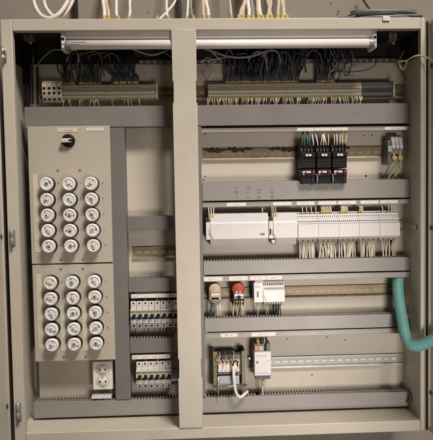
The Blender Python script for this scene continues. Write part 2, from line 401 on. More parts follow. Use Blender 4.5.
def pxl(xw, py, y=FY):            # photo x of a world x, to start a duct at a neighbour
    v = RM.transposed() @ (Vector((xw, y, Z(216, py, y))) - CAM); return 216.5 + F * v.x / v.y
def rd(t, bt, r, label, **k):
    l = pxl(xc1 + .001, (t + bt) / 2); return hduct(l, t, r, bt, 307, label, lr=(t + bt, 0) and ((t + bt) / 2 + 1.9, (t + bt) / 2 - 1.9), **k)
d2, c2, e2 = rd(180.8, 199.2, 412.5, 'grey duct with pencilled notes, right side, below the black contactors')
d3, c3, e3 = rd(259.2, 272.8, 413.2, 'grey duct catching the white wires under the white controller row')
d4, c4, e4 = rd(316.2, 329.4, 412.8, 'grey duct on the right below the red and tan round relays')
def ld(t, bt, label):
    ym = (t + bt) / 2; return hduct(pxl(xl1 + .001, ym), t, pxl(xcl - .001, ym), bt, 152, label, lr=(ym, ym), dm='ductd')
ld(216.4, 230, 'short grey duct left of the post, above the bare rail'); ld(278.2, 291.6, 'short grey duct left of the post, above the eight breakers')
ld(338.4, 352.8, 'short grey duct left of the post, between the two breaker rows')
lx = lambda y_: pxl(xc1 + .001, y_)
carrier(d1, lx(129), 127.4, 413, 131.4, 307, [(297, 314), (314.5, 331), (331.5, 348), (385, 407)])
carrier(d2, lx(203), 201.0, 412.6, 205.4, 307, [(226.5, 246), (273, 291.5), (296.5, 314.5), (318.5, 336.5), (338, 356), (360.5, 378.5), (380, 398)])
carrier(d3, lx(277), 274.2, 413, 279.4, 307, [(203.5, 222.5), (229, 247.5), (250, 266), (266.5, 282)])
carrier(d4, lx(333), 330.6, 412.6, 335.5, 307, [(220.5, 237.5), (251.5, 275.5)])
# pencilled notes on two covers
for (qx, qs) in ((236, (187.5, 191.5, 193.6, 197.3)), (248.5, (186.3, 188.5, 192.5, 197.2)), (259.5, (190.0, 192.8, 196.5, 198.0)), (272.5, (189.5, 192.3, 196.0, 197.8)), (283.5, (191.8, 195.2))):
    b = MB()
    for q in qs:
        p = at(qx + random.uniform(-.4, .8), q, FY); wd = random.uniform(.004, .0085)
        b.marks(p.x - wd, p.x + wd, p.z - .0026, p.z + .0026, FY, 'ink', random.choice((3, 4, 5)), fill=.9)
    o = b.build('handwriting'); o.parent = c2
b = MB(); p = at(355, 114, FY)
b.marks(p.x - .004, p.x + .004, p.z - .003, p.z + .004, FY, 'ink', 2, 2); o = b.build('handwriting'); o.parent = c1
b = MB(); p = at(324, 269.8, FY); b.marks(p.x - .014, p.x + .014, p.z - .002, p.z + .002, FY, 'inkg', 6)
o = b.build('imprint'); o.parent = c3

# ================================================================== DIN RAILS
def rail(l, t, r, bt, mx, k, label, yb=PY, holes=True, lr=None, start=0):
    y = yb - .0075; ym = (t + bt) / 2
    x0, x1 = X(l, (lr or (ym, ym))[0], y), X(r, (lr or (ym, ym))[1], y); z1, z0 = Z(mx, t, y), Z(mx, bt, y); zc = (z0 + z1) / 2; h = .0175
    o = thing('mounting_rail', label, 'rail', ((x0 + x1) / 2, yb, zc), 'steel mounting rails', world=True)
    b = MB()
    b.prism([(yb - .0005, zc - .0125), (yb - .0015, zc - .0125), (yb - .0015, zc + .0125), (yb - .0005, zc + .0125)], x0, x1, k)
    for s in (1, -1):
        b.box(x0, x1, yb - .0075, yb - .0004, zc + s * .0125, zc + s * .0136, k); b.prism([(yb - .0068, zc + s * .0125), (yb - .0078, zc + s * .0125), (yb - .0078 - (.0022 if s < 0 else -.0005), zc + s * h), (yb - .0068 - (.0022 if s < 0 else -.0005), zc + s * h)], x0, x1, k if not (k == 'zinc' and s < 0) else 'zinc_lit')
    b.build('profile', o)
    if holes:
        b = MB(); x = x0 + .012
        while x < x1 - .02:
            b.box(x, x + .015, yb - .0019, yb - .0012, zc - .0028, zc + .0028, 'tan' if k != 'zinc' else 'label', .0002); x += .025
        b.build('slot_row', o)
    return o, (x0, x1, zc)
xr0 = pxl(xc1 + .004, 152)
r1, g1 = rail(xr0, 147.4, 389, 158.2, 307, 'brass', 'gold tinted rail smeared with brown residue beside the black contactors', lr=(154, 151))
r2, g2 = rail(xr0 + 2, 222, 408, 233, 307, 'zinc', 'grey rail behind the white controller modules, end showing at right', lr=(229, 226.5))
r3, g3 = rail(xr0 + 2, 286.4, 403, 296.9, 307, 'brass', 'gold tinted rail carrying the red and tan round relays', lr=(293.5, 290))
r4, g4 = rail(248, 356.3, 403, 366.9, 307, 'zinc', 'shiny grey rail with white slots beside the slim power supply', lr=(363, 360))
r5, g5 = rail(132.5, 247, pxl(xcl - .002, 252), 257.4, 152, 'brass', 'short empty rail left of the centre post')
r6, g6 = rail(130, 309.5, pxl(xcl - .002, 315), 320.5, 152, 'zinc', 'short rail behind the row of eight breakers', holes=False)
r7, g7 = rail(134, 370.5, pxl(xcl - .002, 376), 381, 152, 'zinc', 'short rail behind the row of six breakers', holes=False)
# residue on rail 1: irregular dark crust along the upper flange
zc = g1[2]
for (a, e, dens) in ((204, 224, 16), (225, 252, 26), (269, 299, 22), (330, 350, 5)):
    b = MB(); xa, xe = X(a, 150, PY - .008), X(e, 150, PY - .008); m_ = 28
    pts = [(xa + (xe - xa) * j / m_, PY - .0085, zc + .0140 + random.uniform(-.0030, .0015)) for j in range(m_ + 1)]
    ph = random.uniform(0, 6)
    b.tube(pts, .002, 'stain', n=7, sub=3, rfun=lambda L: .0028 + .0013 * math.sin(L * 310 + ph) + .0009 * math.sin(L * 733 + 2 * ph))
    b.build('residue', r1)
    for j in range(3 if dens > 10 else 1):
        b = MB(); q = xa + (xe - xa) * random.uniform(.1, .9); w_ = random.uniform(.006, .014)
        b.tube([(q - w_, PY - .0085, zc + .0135), (q - w_ * .7, PY - .005, zc + .0095), (q, PY - .004, zc + random.uniform(.004, .009)), (q + w_ * .8, PY - .005, zc + .010), (q + w_, PY - .0085, zc + .0130)], .0018, 'stain', n=6, rfun=lambda L: .0019 + .0008 * math.sin(L * 500))
        b.build('residue', r1)

# ================================================================== FUSE PANELS
PF = .084
def fuse_cap(parent, cx, cy, rot):
    p = at(cx, cy, PF - .030); x, z = p.x, p.z
    b = MB()                                  # socket ring
    b.lathe([(.0208, -.001), (.0212, .004), (.0205, .006), (.0185, .0065)], (x, PF, z), 'black')
    s = b.build('fuse_socket', parent)
    b = MB()
    b.lathe([(.0175, .004), (.0175, .016), (.0196, .018), (.0201, .0215), (.0198, .0262), (.0178, .0292), (.0158, .0302), (.0142, .0296), (.0125, .0280), (.0105, .0278), (.0088, .0290), (.0078, .0292)], (x, PF, z), random.choice(['ceramic', 'ceramic', 'ceramicb', 'ceramicc']), n=40)
    c = b.build('fuse_cap'); c.parent = s
    b = MB(); b.lathe([(.0062, .0268), (.0062, .0293), (.0057, .0297), (.0050, .0290)], (x, PF, z), 'dgrey', n=28); b.lathe([(.0049, .027), (.0048, .0292), (0, .0294)], (x, PF, z), 'ceramic' if R_(0, 1) < .6 else 'grey', n=24)
    dx, dz = .0020 * math.cos(rot), .0020 * math.sin(rot); rr = R_(.0017, .0026)
    b.lathe([(rr, .0288), (rr * .9, .0298), (0, .0300)], (x + dx, PF, z + dz), 'black', n=14)
    k = b.build('sight_window'); k.parent = s
    b = MB(); yy = PF - .0283                 # printed ring of tiny marks, worn
    for a in (rot, rot + R_(.3, .5), rot + R_(2.2, 3.2)):
        if random.random() < .12: continue
        mt = Matrix.Translation((x, yy, z)) @ Matrix.Rotation(a, 4, 'Y')
        b.box(-.0015, .0015, -.0006, .001, .0088, R_(.0112, .0132), 'ink', rot=mt)
    q = b.build('print_ring'); q.parent = s
def fuse_panel(name, label, l, t, r, bt, xt, xb, grid):
    x0, x1 = X(xt[0], xt[2], PF), X(xt[1], xt[2], PF); z1, z0 = Z((l + r) / 2, t, PF), Z((l + r) / 2, bt, PF)
    o = thing('fuse_panel', label, 'fuse panel', ((x0 + x1) / 2, PF, z0), 'beige panels of round screw fuses', world=True)
    b = MB(); b.box(x0, x1, PF, PF + .012, z0, z1, 'panel', .0014); 
    for (xx, zz) in ((x0 + .02, z0 + .02), (x1 - .02, z0 + .02), (x0 + .02, z1 - .02), (x1 - .02, z1 - .02)):
        b.cyl((xx, PY - .001, zz), .004, PY - PF - .013, 'zinc', n=10)
    b.build('panel_plate', o)
    i = 0
    for row in grid:
        for (cx, cy) in row:
            fuse_cap(o, cx, cy, random.uniform(0, 6.28))
    return o, (x0, x1, z0, z1)
G1 = [[(46, 184), (68.3, 184), (90.6, 183.6)], [(46.4, 199.9), (68.8, 199.7), (91, 199.3)], [(47, 215.4), (69.2, 215.3), (91.6, 214.9)], [(47.5, 230.9), (69.7, 230.7), (92.2, 230.4)], [(48.2, 246.6), (70.4, 246.4), (93, 246)]]
G2 = [[(49.7, 283.4), (71.6, 282.8), (93.7, 281.9)], [(50.2, 299.2), (72.3, 298.5), (94.4, 297.4)], [(50.7, 314.6), (72.8, 313.9), (95, 312.9)], [(51.1, 330.1), (73.3, 329.5), (95.4, 328.6)], [(51.5, 345.5), (73.8, 344.9), (95.9, 344.1)]]
fp1, f1 = fuse_panel('fuse_panel', 'upper beige fuse panel with a black rotary switch above fifteen white caps', 29, 126, 111, 263.2, (29.4, 111.2, 195), None, G1)
fp2, f2 = fuse_panel('fuse_panel', 'lower beige fuse panel with fifteen white caps above the wall socket', 34, 264.4, 114, 360.8, (33.6, 114.1, 313), None, G2)
def plab(parent, l, t, r, bt, k, vertical=False, n=6, mk='inkg'):
    x0, x1, z0, z1 = rect(l, t, r, bt, PF); b = MB(); b.box(x0, x1, PF - .0012, PF + .0005, z0, z1, k, .0003)
    if vertical:
        m = int((z1 - z0) / .012)
        for j in range(m):
            zz = z0 + (z1 - z0) * (j + .5) / m; b.marks(x0 + .003, x1 - .003, zz - .0012, zz + .0014, PF - .0012, mk, 2)
            if j % 4 == 2: b.box(x0, x1, PF - .0014, PF - .0010, zz + .005, zz + .0056, 'inkg')
    else: b.marks(x0 + (x1 - x0) * .2, x1 - (x1 - x0) * .2, z0 + (z1 - z0) * .3, z1 - (z1 - z0) * .3, PF - .0012, mk, n)
    return b.build('marker_strip' if vertical else 'name_label', parent)
plab(fp1, 57.3, 128, 77, 132, 'cream', n=7); plab(fp1, 86, 127.8, 103.6, 131, 'label', n=7)
plab(fp1, 33.8, 173.5, 38.3, 252, 'cream', True)
plab(fp2, 37.3, 274.5, 42, 349.5, 'cream', True); plab(fp2, 60.8, 305, 64.8, 351, 'cream', True); plab(fp2, 82.8, 304.5, 87, 350.5, 'cream', True)
for par, pts in ((fp1, ((57.8, 170.3), (80, 170), (60.8, 259.5), (83.2, 259.3))), (fp2, ((60.9, 269), (83, 268.5), (63.6, 357), (85.7, 356.7)))):
    for (qx, qy) in pts:
        p = at(qx, qy, PF); b = MB(); b.lathe([(.0038, -.0002), (.0036, .0012), (.0026, .0019), (0, .002)], (p.x, PF, p.z), 'zinc', n=14)
        b.box(p.x - .0028, p.x + .0028, PF - .0023, PF - .0017, p.z - .0005, p.z + .0005, 'ink'); b.build('screw', par)
for par, G in ((fp1, G1), (fp2, G2)):                 # engraved numbers beside the caps
    for row in G:
        for (cx, cy) in row:
            p = at(cx + 12.2, cy - .8, PF); b = MB(); b.box(p.x - .0009, p.x + .0003, PF - .0003, PF + .0002, p.z - .0028, p.z + .0028, 'ink')
            if random.random() < .5: b.box(p.x + .0002, p.x + .0016, PF - .00035, PF + .0002, p.z - R_(.0, .0026), p.z + R_(0, .0026), 'ink')
            b.build('number_mark', par)
p = at(67.9, 140.6, PF - .008); b = MB()
b.lathe([(.0195, -.0005), (.0198, .004), (.0185, .0075), (.015, .0085), (0, .0088)], (p.x, PF, p.z), 'black', n=36); sw = b.build('rotary_switch', fp1)
b = MB(); b.box(p.x - .0175, p.x + .011, PF - .022, PF - .0085, p.z - .0062, p.z + .0058, 'white', .002)
b.box(p.x + .004, p.x + .0115, PF - .0225, PF - .0100, p.z - .0030, p.z + .0028, 'black', .0006); k = b.build('switch_handle'); k.parent = sw

# ================================================================== BREAKERS
def make_mcb():
    o = thing('circuit_breaker', '', 'circuit breaker'); wd = .0172
    b = MB()
    prof = [(0, -.041), (-.040, -.041), (-.046, -.038), (-.046, -.0245), (-.060, -.0215), (-.0625, -.006), (-.0625, .0215), (-.046, .0235), (-.046, .040), (-.042, .043), (0, .043)]
    b.prism(prof, -wd / 2, wd / 2, 'mcb', bev=.0007); b.build('housing', o)
    b = MB()                                       # terminals: screw and cable hole
    b.cyl((0, -.0458, .0372), .0030, .0008, 'darkgap', n=12, bev=.0001); b.build('terminal_screw', o)
    b = MB(); b.cyl((0, -.0458, -.0325), .0033, .0008, 'darkgap', n=12, bev=.0001); b.build('terminal_screw', o)
    b = MB(); b.marks(-.006, .006, .028, .0315, -.046, 'inkg', 4); b.build('print', o)
    b = MB(); b.box(-.0078, .0078, -.0632, -.0622, .0105, .0178, 'olive', .0002); b.marks(-.005, .006, .0125, .016, -.0632, 'ink', 3); b.build('rating_label', o)
    b = MB(); b.box(-.0079, .0079, -.0633, -.0622, -.0085, .0075, 'darkgap', .0002); b.box(-.0079, -.0030, -.0640, -.0630, -.0020, .0077, 'mcb', .0003); r = b.build('toggle_slot', o)
    b = MB(); b.box(-.0044, .0044, -.0700, -.0630, -.0052, .0015, 'black', .0012); b.build('toggle', o)
    b = MB(); b.box(-.0078, .0078, -.0495, -.0462, -.0285, -.0262, 'label', .0002); b.build('test_strip', o)
    return o
proto = make_mcb(); first = [True]
def mcb_row(x_start, pitch, yt, yb_, n, rowname, zc_rail, extra_label):
    for j in range(n):
        ym = (yt + yb_) / 2; p = at(x_start + pitch * (j + .5), ym, PY - .06)
        o = proto if first[0] else copy_tree(proto); first[0] = False
        o.location = (p.x, PY - .0075, zc_rail)
        tag(o, extra_label[j], 'circuit breaker', 'breakers of the ' + rowname)
    return
ordn = ['first', 'second', 'third', 'fourth', 'fifth', 'sixth', 'seventh', 'eighth']
zA = Z(152, 315.2, PY - .055); zB = Z(152, 375.6, PY - .055)
L8 = ['%s white breaker from the left in the upper row of eight' % ordn[j] for j in range(8)]
L8[7] = 'last white breaker of the upper row, partly hidden by the centre post'
L6 = ['%s white breaker from the left in the lower row of six' % ordn[j] for j in range(6)]
L6[5] = 'rightmost white breaker in the lower row of six, beside the bare plate'
mcb_row(130.4, 6.03, 300.5, 329.8, 8, 'upper row', zA, L8)
mcb_row(136.2, 5.88, 361, 390, 6, 'lower row', zB, L6)
for (l, r, t, bt, lab) in ((131, 178, 293.7, 297.8, 'long white marker strip over the upper row of breakers'), (132, 170.4, 354.6, 359.0, 'white marker strip over the lower row of six breakers')):
    y = PY - .055; x0, x1, z0, z1 = rect(l, t, r, bt, y)
    o = thing('marker_strip', lab, 'label strip', ((x0 + x1) / 2, PY, z0), 'strips over the breaker rows', world=True)
    b = MB(); b.box(x0, x1, y, y + .004, z0, z1, 'label', .0008); b.box(x0 + .003, x0 + .006, y + .003, PY - .001, z0 + .002, z1 - .003, 'dgrey'); b.box(x1 - .03, x1 - .027, y + .003, PY - .001, z0 + .002, z1 - .003, 'dgrey')
    for j in range(4):
        xa = x0 + (x1 - x0) * (j + .4) / 4; b.marks(xa - .008, xa + .008, z0 + .004, z1 - .005, y, 'inkg', 4)
    b.build('strip', o)
    b = MB(); nn = int((x1 - x0) / .009)            # comb busbar feeding the breakers
    zb1 = (zA if t < 320 else zB) + .0455
    for j in range(nn): b.box(x0 + .004 + j * .009, x0 + .0085 + j * .009, PY - .045, PY - .040, zb1 - .003, zb1 + .003, 'black' if j % 4 else 'copper')
    b.box(x0 + .003, x1 - .003, PY - .040, PY - .028, zb1 - .001, zb1 + .007, 'black', .0005)
    b.build('busbar', o)

# ================================================================== WIRES
CN = {'wwhite': 'white', 'wbeige': 'beige', 'wgrey': 'grey', 'wdgrey': 'dark grey', 'wblack': 'black', 'wblue': 'dark blue', 'wteal': 'green', 'wyg': 'yellow-green', 'copper': 'copper', 'orange': 'orange'}
def wire(pts, r, k, label, group, ends=(), cat='wire', name='wire', n=7, ferr='yellow', fr=1.5, fl=.012):
    label = label.replace('{c}', CN.get(k, 'pale'))
    b = MB(); b.tube(pts, r, k, n=n, sub=4); o = b.build(name); tag(o, label, cat, group)
    P = [Vector(p) for p in pts]
    for e in ends:
        a, c = (P[0], P[1]) if e == 0 else (P[-1], P[-2]); d = (c - a).normalized()
        b = MB(); b.tube([a - d * .001, a + d * fl], r * fr, ferr, n=8, sub=1); q = b.build('ferrule'); q.parent = o
    return o
R = random.uniform
# ---- breaker feed wires
for j in range(6):
    if j in (1,): continue
    p = at(133 + 6.03 * (j + .5), 330, PY - .045)
    wire([(p.x, PY - .048, zA - .036), (p.x + R(-.002, .002), PY - .046, zA - .052), (p.x + R(-.004, .004), PY - .035, zA - .075)], .0016, random.choice(['wblack', 'wblack', 'wwhite']), 'thin {c} wire dropping from the upper breaker row into the duct', 'wires under the upper breakers')

# ---- terminal strips
TY = PY - .0075
def make_terminal(k, wd=.0049):
    b = MB()
    prof = [(0, -.0215), (-.030, -.0215), (-.036, -.016), (-.036, -.006), (-.043, -.003), (-.043, .0045), (-.036, .0075), (-.036, .0165), (-.030, .0215), (0, .0215)]
    b.prism(prof, -wd / 2, wd / 2, k, bev=.0004)
    for z in (-.0115, .0115): b.box(-wd * .28, wd * .28, -.0366, -.0355, z - .0014, z + .0014, 'ink')
    b.box(-wd * .35, wd * .35, -.0434, -.0425, -.0020, .0025, 'dgrey' if k == 'term' else 'black'); 
    for z in (-.0185, .0185): b.box(-wd * .25, wd * .25, -.0345, -.0325, z - .0008, z + .0008, 'inkg')
    return b
def terminal_strip(l, r, mid, n, k, label, lr, zc, endcap=True):
    x0, x1 = X(l, lr[0], TY - .036), X(r, lr[1], TY - .036); p = (x1 - x0) / n
    o = thing('terminal_strip', label, 'terminal strip', (x0, TY, zc), 'terminal rows on the top rail')
    t0 = make_terminal(k, p * .93).build('terminal', o); t0.location = (p * .5, 0, 0)
    for j in range(1, n):
        c = t0.copy(); c.parent = o; COL.objects.link(c); c.location = (p * (j + .5), 0, random.choice((0, 0, 0, .0004, -.0004)))
    for xx in ((x1 - x0) + .003,) if endcap else ():
        b = MB(); b.box(xx - .002, xx + .004, -.040, 0, -.024, .024, 'term' if k == 'term' else 'grey', .001); b.build('end_stop', o)
    return o, x0, x1
zT = Z(219, 90.2, TY - .036)
rt, gt = rail(40, 86.5, 405.5, 94, 219, 'brass', 'long rail under the terminal rows near the cabinet top', lr=(90.5, 88.5))
rt.location.z += 0
dz = zT - gt[2]
rt.location.z += dz
ts1, a0, a1 = terminal_strip(61.5, 155.5, 0, 56, 'term', 'left long row of thin beige terminals under the lamp', (90.8, 90.4), zT)
ts2, b0, b1 = terminal_strip(208, 361.5, 0, 92, 'term', 'right long row of thin beige terminals beyond the post', (90.2, 89.5), zT, False)
ts3, c0_, c1_ = terminal_strip(361.8, 392.5, 0, 19, 'dgrey', 'short row of dark grey terminals at the right end of the rail', (89.5, 89.3), zT)
o = thing('terminal_strip', 'four large beige ceramic-like terminals with round holes at the far left', 'terminal strip', (X(42.5, 90, TY - .04), TY, zT), 'terminal rows on the top rail')
for j in range(4):
    wd = .0145; b = MB(); xc = wd * (j + .5)
    b.prism([(0, -.031), (-.036, -.031), (-.042, -.026), (-.050, -.012), (-.050, .020), (-.044, .031), (0, .031)], xc - wd * .47, xc + wd * .47, 'term', bev=.0012)
    for z in (-.024, -.006, .008, .0235):
        b.lathe([(.0046, 0), (.0044, .0015), (.0028, .0008), (0, .0006)], (xc, -.0498 if -.02 < z < .022 else -.0455, z), 'darkgap', n=14)
    b.build('terminal', o)

# ---- wires under the right and left terminal rows
def under(xs, kinds, label, group, r=.0019, ztop=-.021, zend=None):
    for q in xs:
        p = at(q, 97, TY - .03); xx = p.x; s = R(-.006, .006); ze = e1[3] - .004
        wire([(xx, TY - .030, zT + ztop), (xx + s * .25, TY - .036, zT + ztop - .010), (xx + s, TY - .030, (zT + ztop + ze) / 2 - .004), (xx + s * 1.3, TY - .022, ze - .012)], r, random.choice(kinds), label, group, (0,), fl=.006)
xs = []
for a, e, n in ((208, 214, 4), (217, 228, 7), (229, 233, 3), (235, 238, 3), (242, 251, 6), (253, 266, 8), (271, 279, 5), (283, 291, 5), (297, 300, 3), (309, 326, 10), (331, 347, 8), (352, 362, 5)):
    xs += [a + (e - a) * (j + R(-.2, .2)) / max(n - 1, 1) for j in range(n)]
under(xs, ['wwhite', 'wbeige', 'wwhite', 'wbeige', 'wwhite'], 'short {c} wire with yellow ferrule under the right terminal row', 'pale wires under the right terminals')
under([64, 68, 69.5, 80, 82, 91, 93, 96, 97.5, 112, 122, 125, 128, 131, 139], ['wgrey', 'wbeige', 'wyg', 'wdgrey'], 'short {c} wire under the left terminal row', 'wires under the left terminals')
# ---- cables above the terminals
def above(xs, kinds, label, group, r=.0027, top=(48, 60), spread=6, ferr='yellow'):
    for q in xs:
        p = at(q, 80, TY - .03); xx = p.x; s = R(-.018, .018); bulge = R(-.014, .014)
        zt0 = zT + .024; zt1 = Z(216, R(*top), PY - .03)
        wire([(xx, TY - .024, zt0), (xx + s * .1, TY - .030, zt0 + .018), (xx + s * .6 + bulge * .5, TY - R(.02, .055), zt0 + .045), (xx + s, TY - R(.01, .05), (zt0 + zt1) / 2 + .03), (xx + s * 1.2, TY - R(.0, .03), zt1 + .045), (xx + s * 1.3, TY - .01, .55)], r, random.choice(kinds), label, group, (0,), fl=.006, ferr=ferr, fr=1.05)
def rng(a, e, n): return [a + (e - a) * (j + R(-.3, .3)) / max(n - 1, 1) for j in range(n)]
above(rng(226.5, 262, 40), ['wblack', 'wblack', 'wblue', 'wdgrey'], '{c} cable hanging to the right terminal row just past the post', 'dark cables above the right terminals')
above(rng(264, 298, 34), ['wblack', 'wblack', 'wblue', 'wdgrey'], '{c} cable in the middle bundle above the right terminal row', 'dark cables, middle bundle')
above(rng(318, 333, 16), ['wblack', 'wblack', 'wdgrey'], '{c} cable in the right-hand bundle above the right terminal row', 'dark cables, right bundle')
above(rng(63, 74, 10) + rng(79, 100, 16), ['wdgrey', 'wblack', 'wblue', 'wblack'], '{c} cable hanging to the left terminal row behind the lamp', 'dark cables above the left terminals', r=.0023)
# knot of loops at 112-137
for j in range(24):
    q = R(114, 138); p = at(q, 80, TY - .03); xx = p.x; o_ = R(-.022, .02); c_ = R(-.03, .0)
    wire([(xx, TY - .024, zT + .024), (xx + .002, TY - .03, zT + .045), (xx + o_, TY - .05, zT + R(.055, .075)), (xx + o_ * 1.1 + c_ * .3, TY - .04, zT + .10), (xx + c_, TY - .02, zT + R(.115, .13)), (xx + c_ - .004, TY - .01, .55)], .0024, random.choice(['wblack', 'wblack', 'wblue']), '{c} looped cable in the knot left of the post', 'looped dark cables left of the post', (0,), fl=.008, fr=1.1)
def pxwire(pts, r, k, label, group=None, name='cable', cat='cable', n=9, **kw):
    P = [at(*p) for p in pts]; return wire(P, r, k, label, group, cat=cat, name=name, n=n, **kw)
# loose pale cables in the shade behind the tube
Y1 = .10
pxwire([(133, 49, .10), (140, 52, .09), (152, 55, .085), (162, 52.5, .09), (172, 48, .10)], .0030, 'wgrey', 'grey cable sagging under the lamp left of the post')
pxwire([(163, 52, .11), (168, 55, .11), (177, 60, .11)], .0018, 'wgrey', 'thin grey cable slanting behind the post')
pxwire([(200, 47, .09), (214, 52, .08), (228, 56.5, .078), (243, 57.5, .078), (258, 54.5, .085), (272, 48.5, .10)], .0032, 'wgrey', 'long grey cable sagging under the lamp right of the post')
pxwire([(206, 47, .10), (214, 54, .10), (221, 60, .10)], .0018, 'wbeige', 'thin pale cable slanting down right of the post')
for k_, pts in enumerate([[(202, 61), (206, 68), (209, 78)], [(200, 70), (204, 76), (208, 79)], [(209, 60), (211, 68), (209, 79)], [(202, 61), (212, 59.5), (226, 57.5)], [(208, 79), (212, 72.5), (216, 71), (217, 78)], [(209, 80), (213, 75), (218, 74), (223, 76.5)], [(201, 63), (206, 58), (211, 59), (214, 66), (216, 74)]]):
    pxwire([(x, y, .085 + .006 * (k_ % 3)) for x, y in pts], .0013, random.choice(['wbeige', 'wgrey', 'wwhite']), 'thin {c} wire in the loose tangle right of the post', 'loose pale tangle right of the post', name='wire', cat='wire')
pxwire([(34, 70, .13), (41, 60, .12), (52, 50.5, .11), (62, 50, .10)], .0014, 'wbeige', 'thin pale wire slanting to the lamp in the dark upper left corner')
pxwire([(33, 55, .14), (33.5, 75, .14), (34.5, 98, .14)], .0016, 'wbeige', 'thin upright wire in the dark upper left corner')
for k_, q in enumerate((24, 28, 31, 36)):
    pxwire([(q, 40, .15), (q + 1.5, 70, .15), (q + 2, 104, .145)], .0028, 'wblack', '%s black cable from the wall, running down beside the left terminals' % ('first', 'second', 'third', 'fourth')[k_], 'dark cables on the left wall')
for k_ in range(7):
    q = 330 + k_ * 3.5
    pxwire([(q, 50, .12), (q + 4, 58 + k_, .11), (q + R(-4, 8), 66 + R(-3, 5), .10), (q + R(-6, 8), 74, .11), (q + R(-2, 3), 82 if k_ < 3 else 76, .125)], .0018, random.choice(['wblack', 'wdgrey', 'wgrey']), 'loose {c} wire curling right of the cable bundles', 'loose dark wires at upper right', name='wire', cat='wire')
pxwire([(377, 60, .10), (374, 66, .09), (366, 70, .10), (350, 72, .11), (336, 71, .12)], .0016, 'wdgrey', 'dark wire sagging along the upper right back')
pxwire([(401, 52, .10), (397, 62, .10), (403, 72, .12), (409, 88, .14), (408, 108, .14)], .0018, 'wdgrey', 'dark cable on the right wall behind the earth wire')
pxwire([(394, 60, .10), (399, 61.5, .07), (407, 60.5, .04), (413, 57, .0), (420, 55.4, -.012), (428, 58, -.025), (436, 64, -.05)], .0022, 'wyg', 'yellow-green earth wire looping from the cabinet to the right door', name='earth_wire', cat='wire')
pxwire([(407, 60.3, .05), (404, 70, .07), (399, 63, .08), (404, 50, .09)], .0016, 'wyg', 'thin yellow-green wire loop at the upper right corner', name='earth_wire', cat='wire')
for k_, (a_, c_) in enumerate([(62, 92), (66, 80), (74, 104), (84, 112), (100, 121), (224, 236), (232, 250), (246, 268), (258, 282), (276, 292), (288, 306), (302, 324)]):
    m_ = (a_ + c_) / 2; d_ = R(5, 15)
    pxwire([(a_, 62 + R(-2, 8), .135), (a_ + (m_ - a_) * .4, 58 - R(0, 5), .10), (m_, 52 + R(-2, 2), .085), (c_ - (c_ - m_) * .3, 56 + R(-3, 3), .10), (c_, 62 + d_, .125)], R(.0022, .0032), random.choice(['wgrey', 'wdgrey', 'wdgrey', 'wblack']), '{c} cable arching behind the lamp above the terminal rows', 'cables arching behind the lamp')
# perforated strap along the back, near the top
y = PY - .012; x0, x1, z0, z1 = rect(138, 59.5, 406, 64, y); z0 = Z(270, 63.5, y); z1 = Z(270, 58.8, y)
o = thing('perforated_strap', 'dull perforated steel strap across the dark upper back', 'strap', (x0, PY, z0), world=True)
b = MB(); b.box(x0, x1, y, y + .002, z0, z1, 'dgrey', .0004); b.build('strap', o)
b = MB(); x = x0 + .01
while x < x1 - .012: b.lathe([(.0036, 0), (.0034, .0006), (0, .0007)], (x, y, (z0 + z1) / 2), 'plate', n=10); x += .0205
b.build('hole_row', o)

# ================================================================== CONTACTORS
def make_contactor():
    o = thing('contactor', '', 'contactor')         # origin: rail centre
    b = MB()
    b.prism([(0, -.030), (-.070, -.030), (-.072, -.026), (-.072, .000), (-.078, .003), (-.078, .017), (-.056, .019), (-.052, .045), (0, .045)], -.0218, .0218, 'black', bev=.0008); b.build('housing', o)
    b = MB()
    for j in range(4):
        xx = -.0155 + j * .0103
        b.box(xx - .0036, xx + .0036, -.0545, -.050, .030, .040, 'blackd', .0004); b.cyl((xx, -.0535, .026), .0022, .002, 'copper' if j % 2 else 'zinc', n=10); b.cyl((xx, -.0715, .0), .0016, .0012, 'copper', n=8, bev=.0002)
        b.box(xx + .0046, xx + .0056, -.060, -.050, .020, .045, 'black')
    b.build('terminal_row', o)
    for s in (-1, 1):
        b = MB(); b.box(-.0085 if s < 0 else .0008, -.0008 if s < 0 else .0085, -.0793, -.0775, .0055, .0125, 'white', .0003); b.build('name_plate', o)
    b = MB(); b.box(-.0215, .0215, -.0735, -.0715, -.0085, -.006, 'blackd', .0002); b.build('band', o)
    # overload relay hung under it
    b = MB(); b.box(-.0214, .0214, -.070, -.012, -.076, -.0325, 'black', .0014)
    b.box(-.0205, .0205, -.078, -.069, -.052, -.036, 'black', .001)
    v = b.build('overload_relay', o)
    b = MB(); b.box(-.0195, .0065, -.0802, -.0772, -.0445, -.0385, 'white', .0008); b.box(-.012, -.006, -.0812, -.0795, -.0435, -.040, 'blackd', .0003); b.box(-.018, -.013, -.0790, -.0775, -.050, -.0465, 'grey', .0002); k = b.build('scale_window'); k.parent = v
    b = MB(); b.lathe([(.0052, 0), (.0052, .006), (.0042, .0072), (0, .0075)], (.0148, -.077, -.0420), 'redd', n=18); b.box(.0095, .0205, -.0795, -.0775, -.0500, -.0470, 'redd', .0004); k = b.build('reset_button'); k.parent = v
    b = MB()
    for j in range(3): b.cyl((-.0125 + j * .0125, -.0695, -.062), .0032, .0012, 'blackd', n=12)
    b.build('terminal_screws').parent = v
    return o
pc = make_contactor(); zc1 = g1[2]
clab = ['black contactor with green wires on top, leftmost of three', 'black contactor in the middle of the three on the gold rail', 'black contactor nearest the grey terminal block, right of the three']
for j, q in enumerate((307.9, 323.7, 339.3)):
    o = pc if j == 0 else copy_tree(pc); p = at(q, 157, PY - .075); o.location = (p.x, PY - .0075, Z(323, 157.0, PY - .0755) - .0035)
    tag(o, clab[j], 'contactor', 'three black contactors with overload relays')
zcon = o.location.z
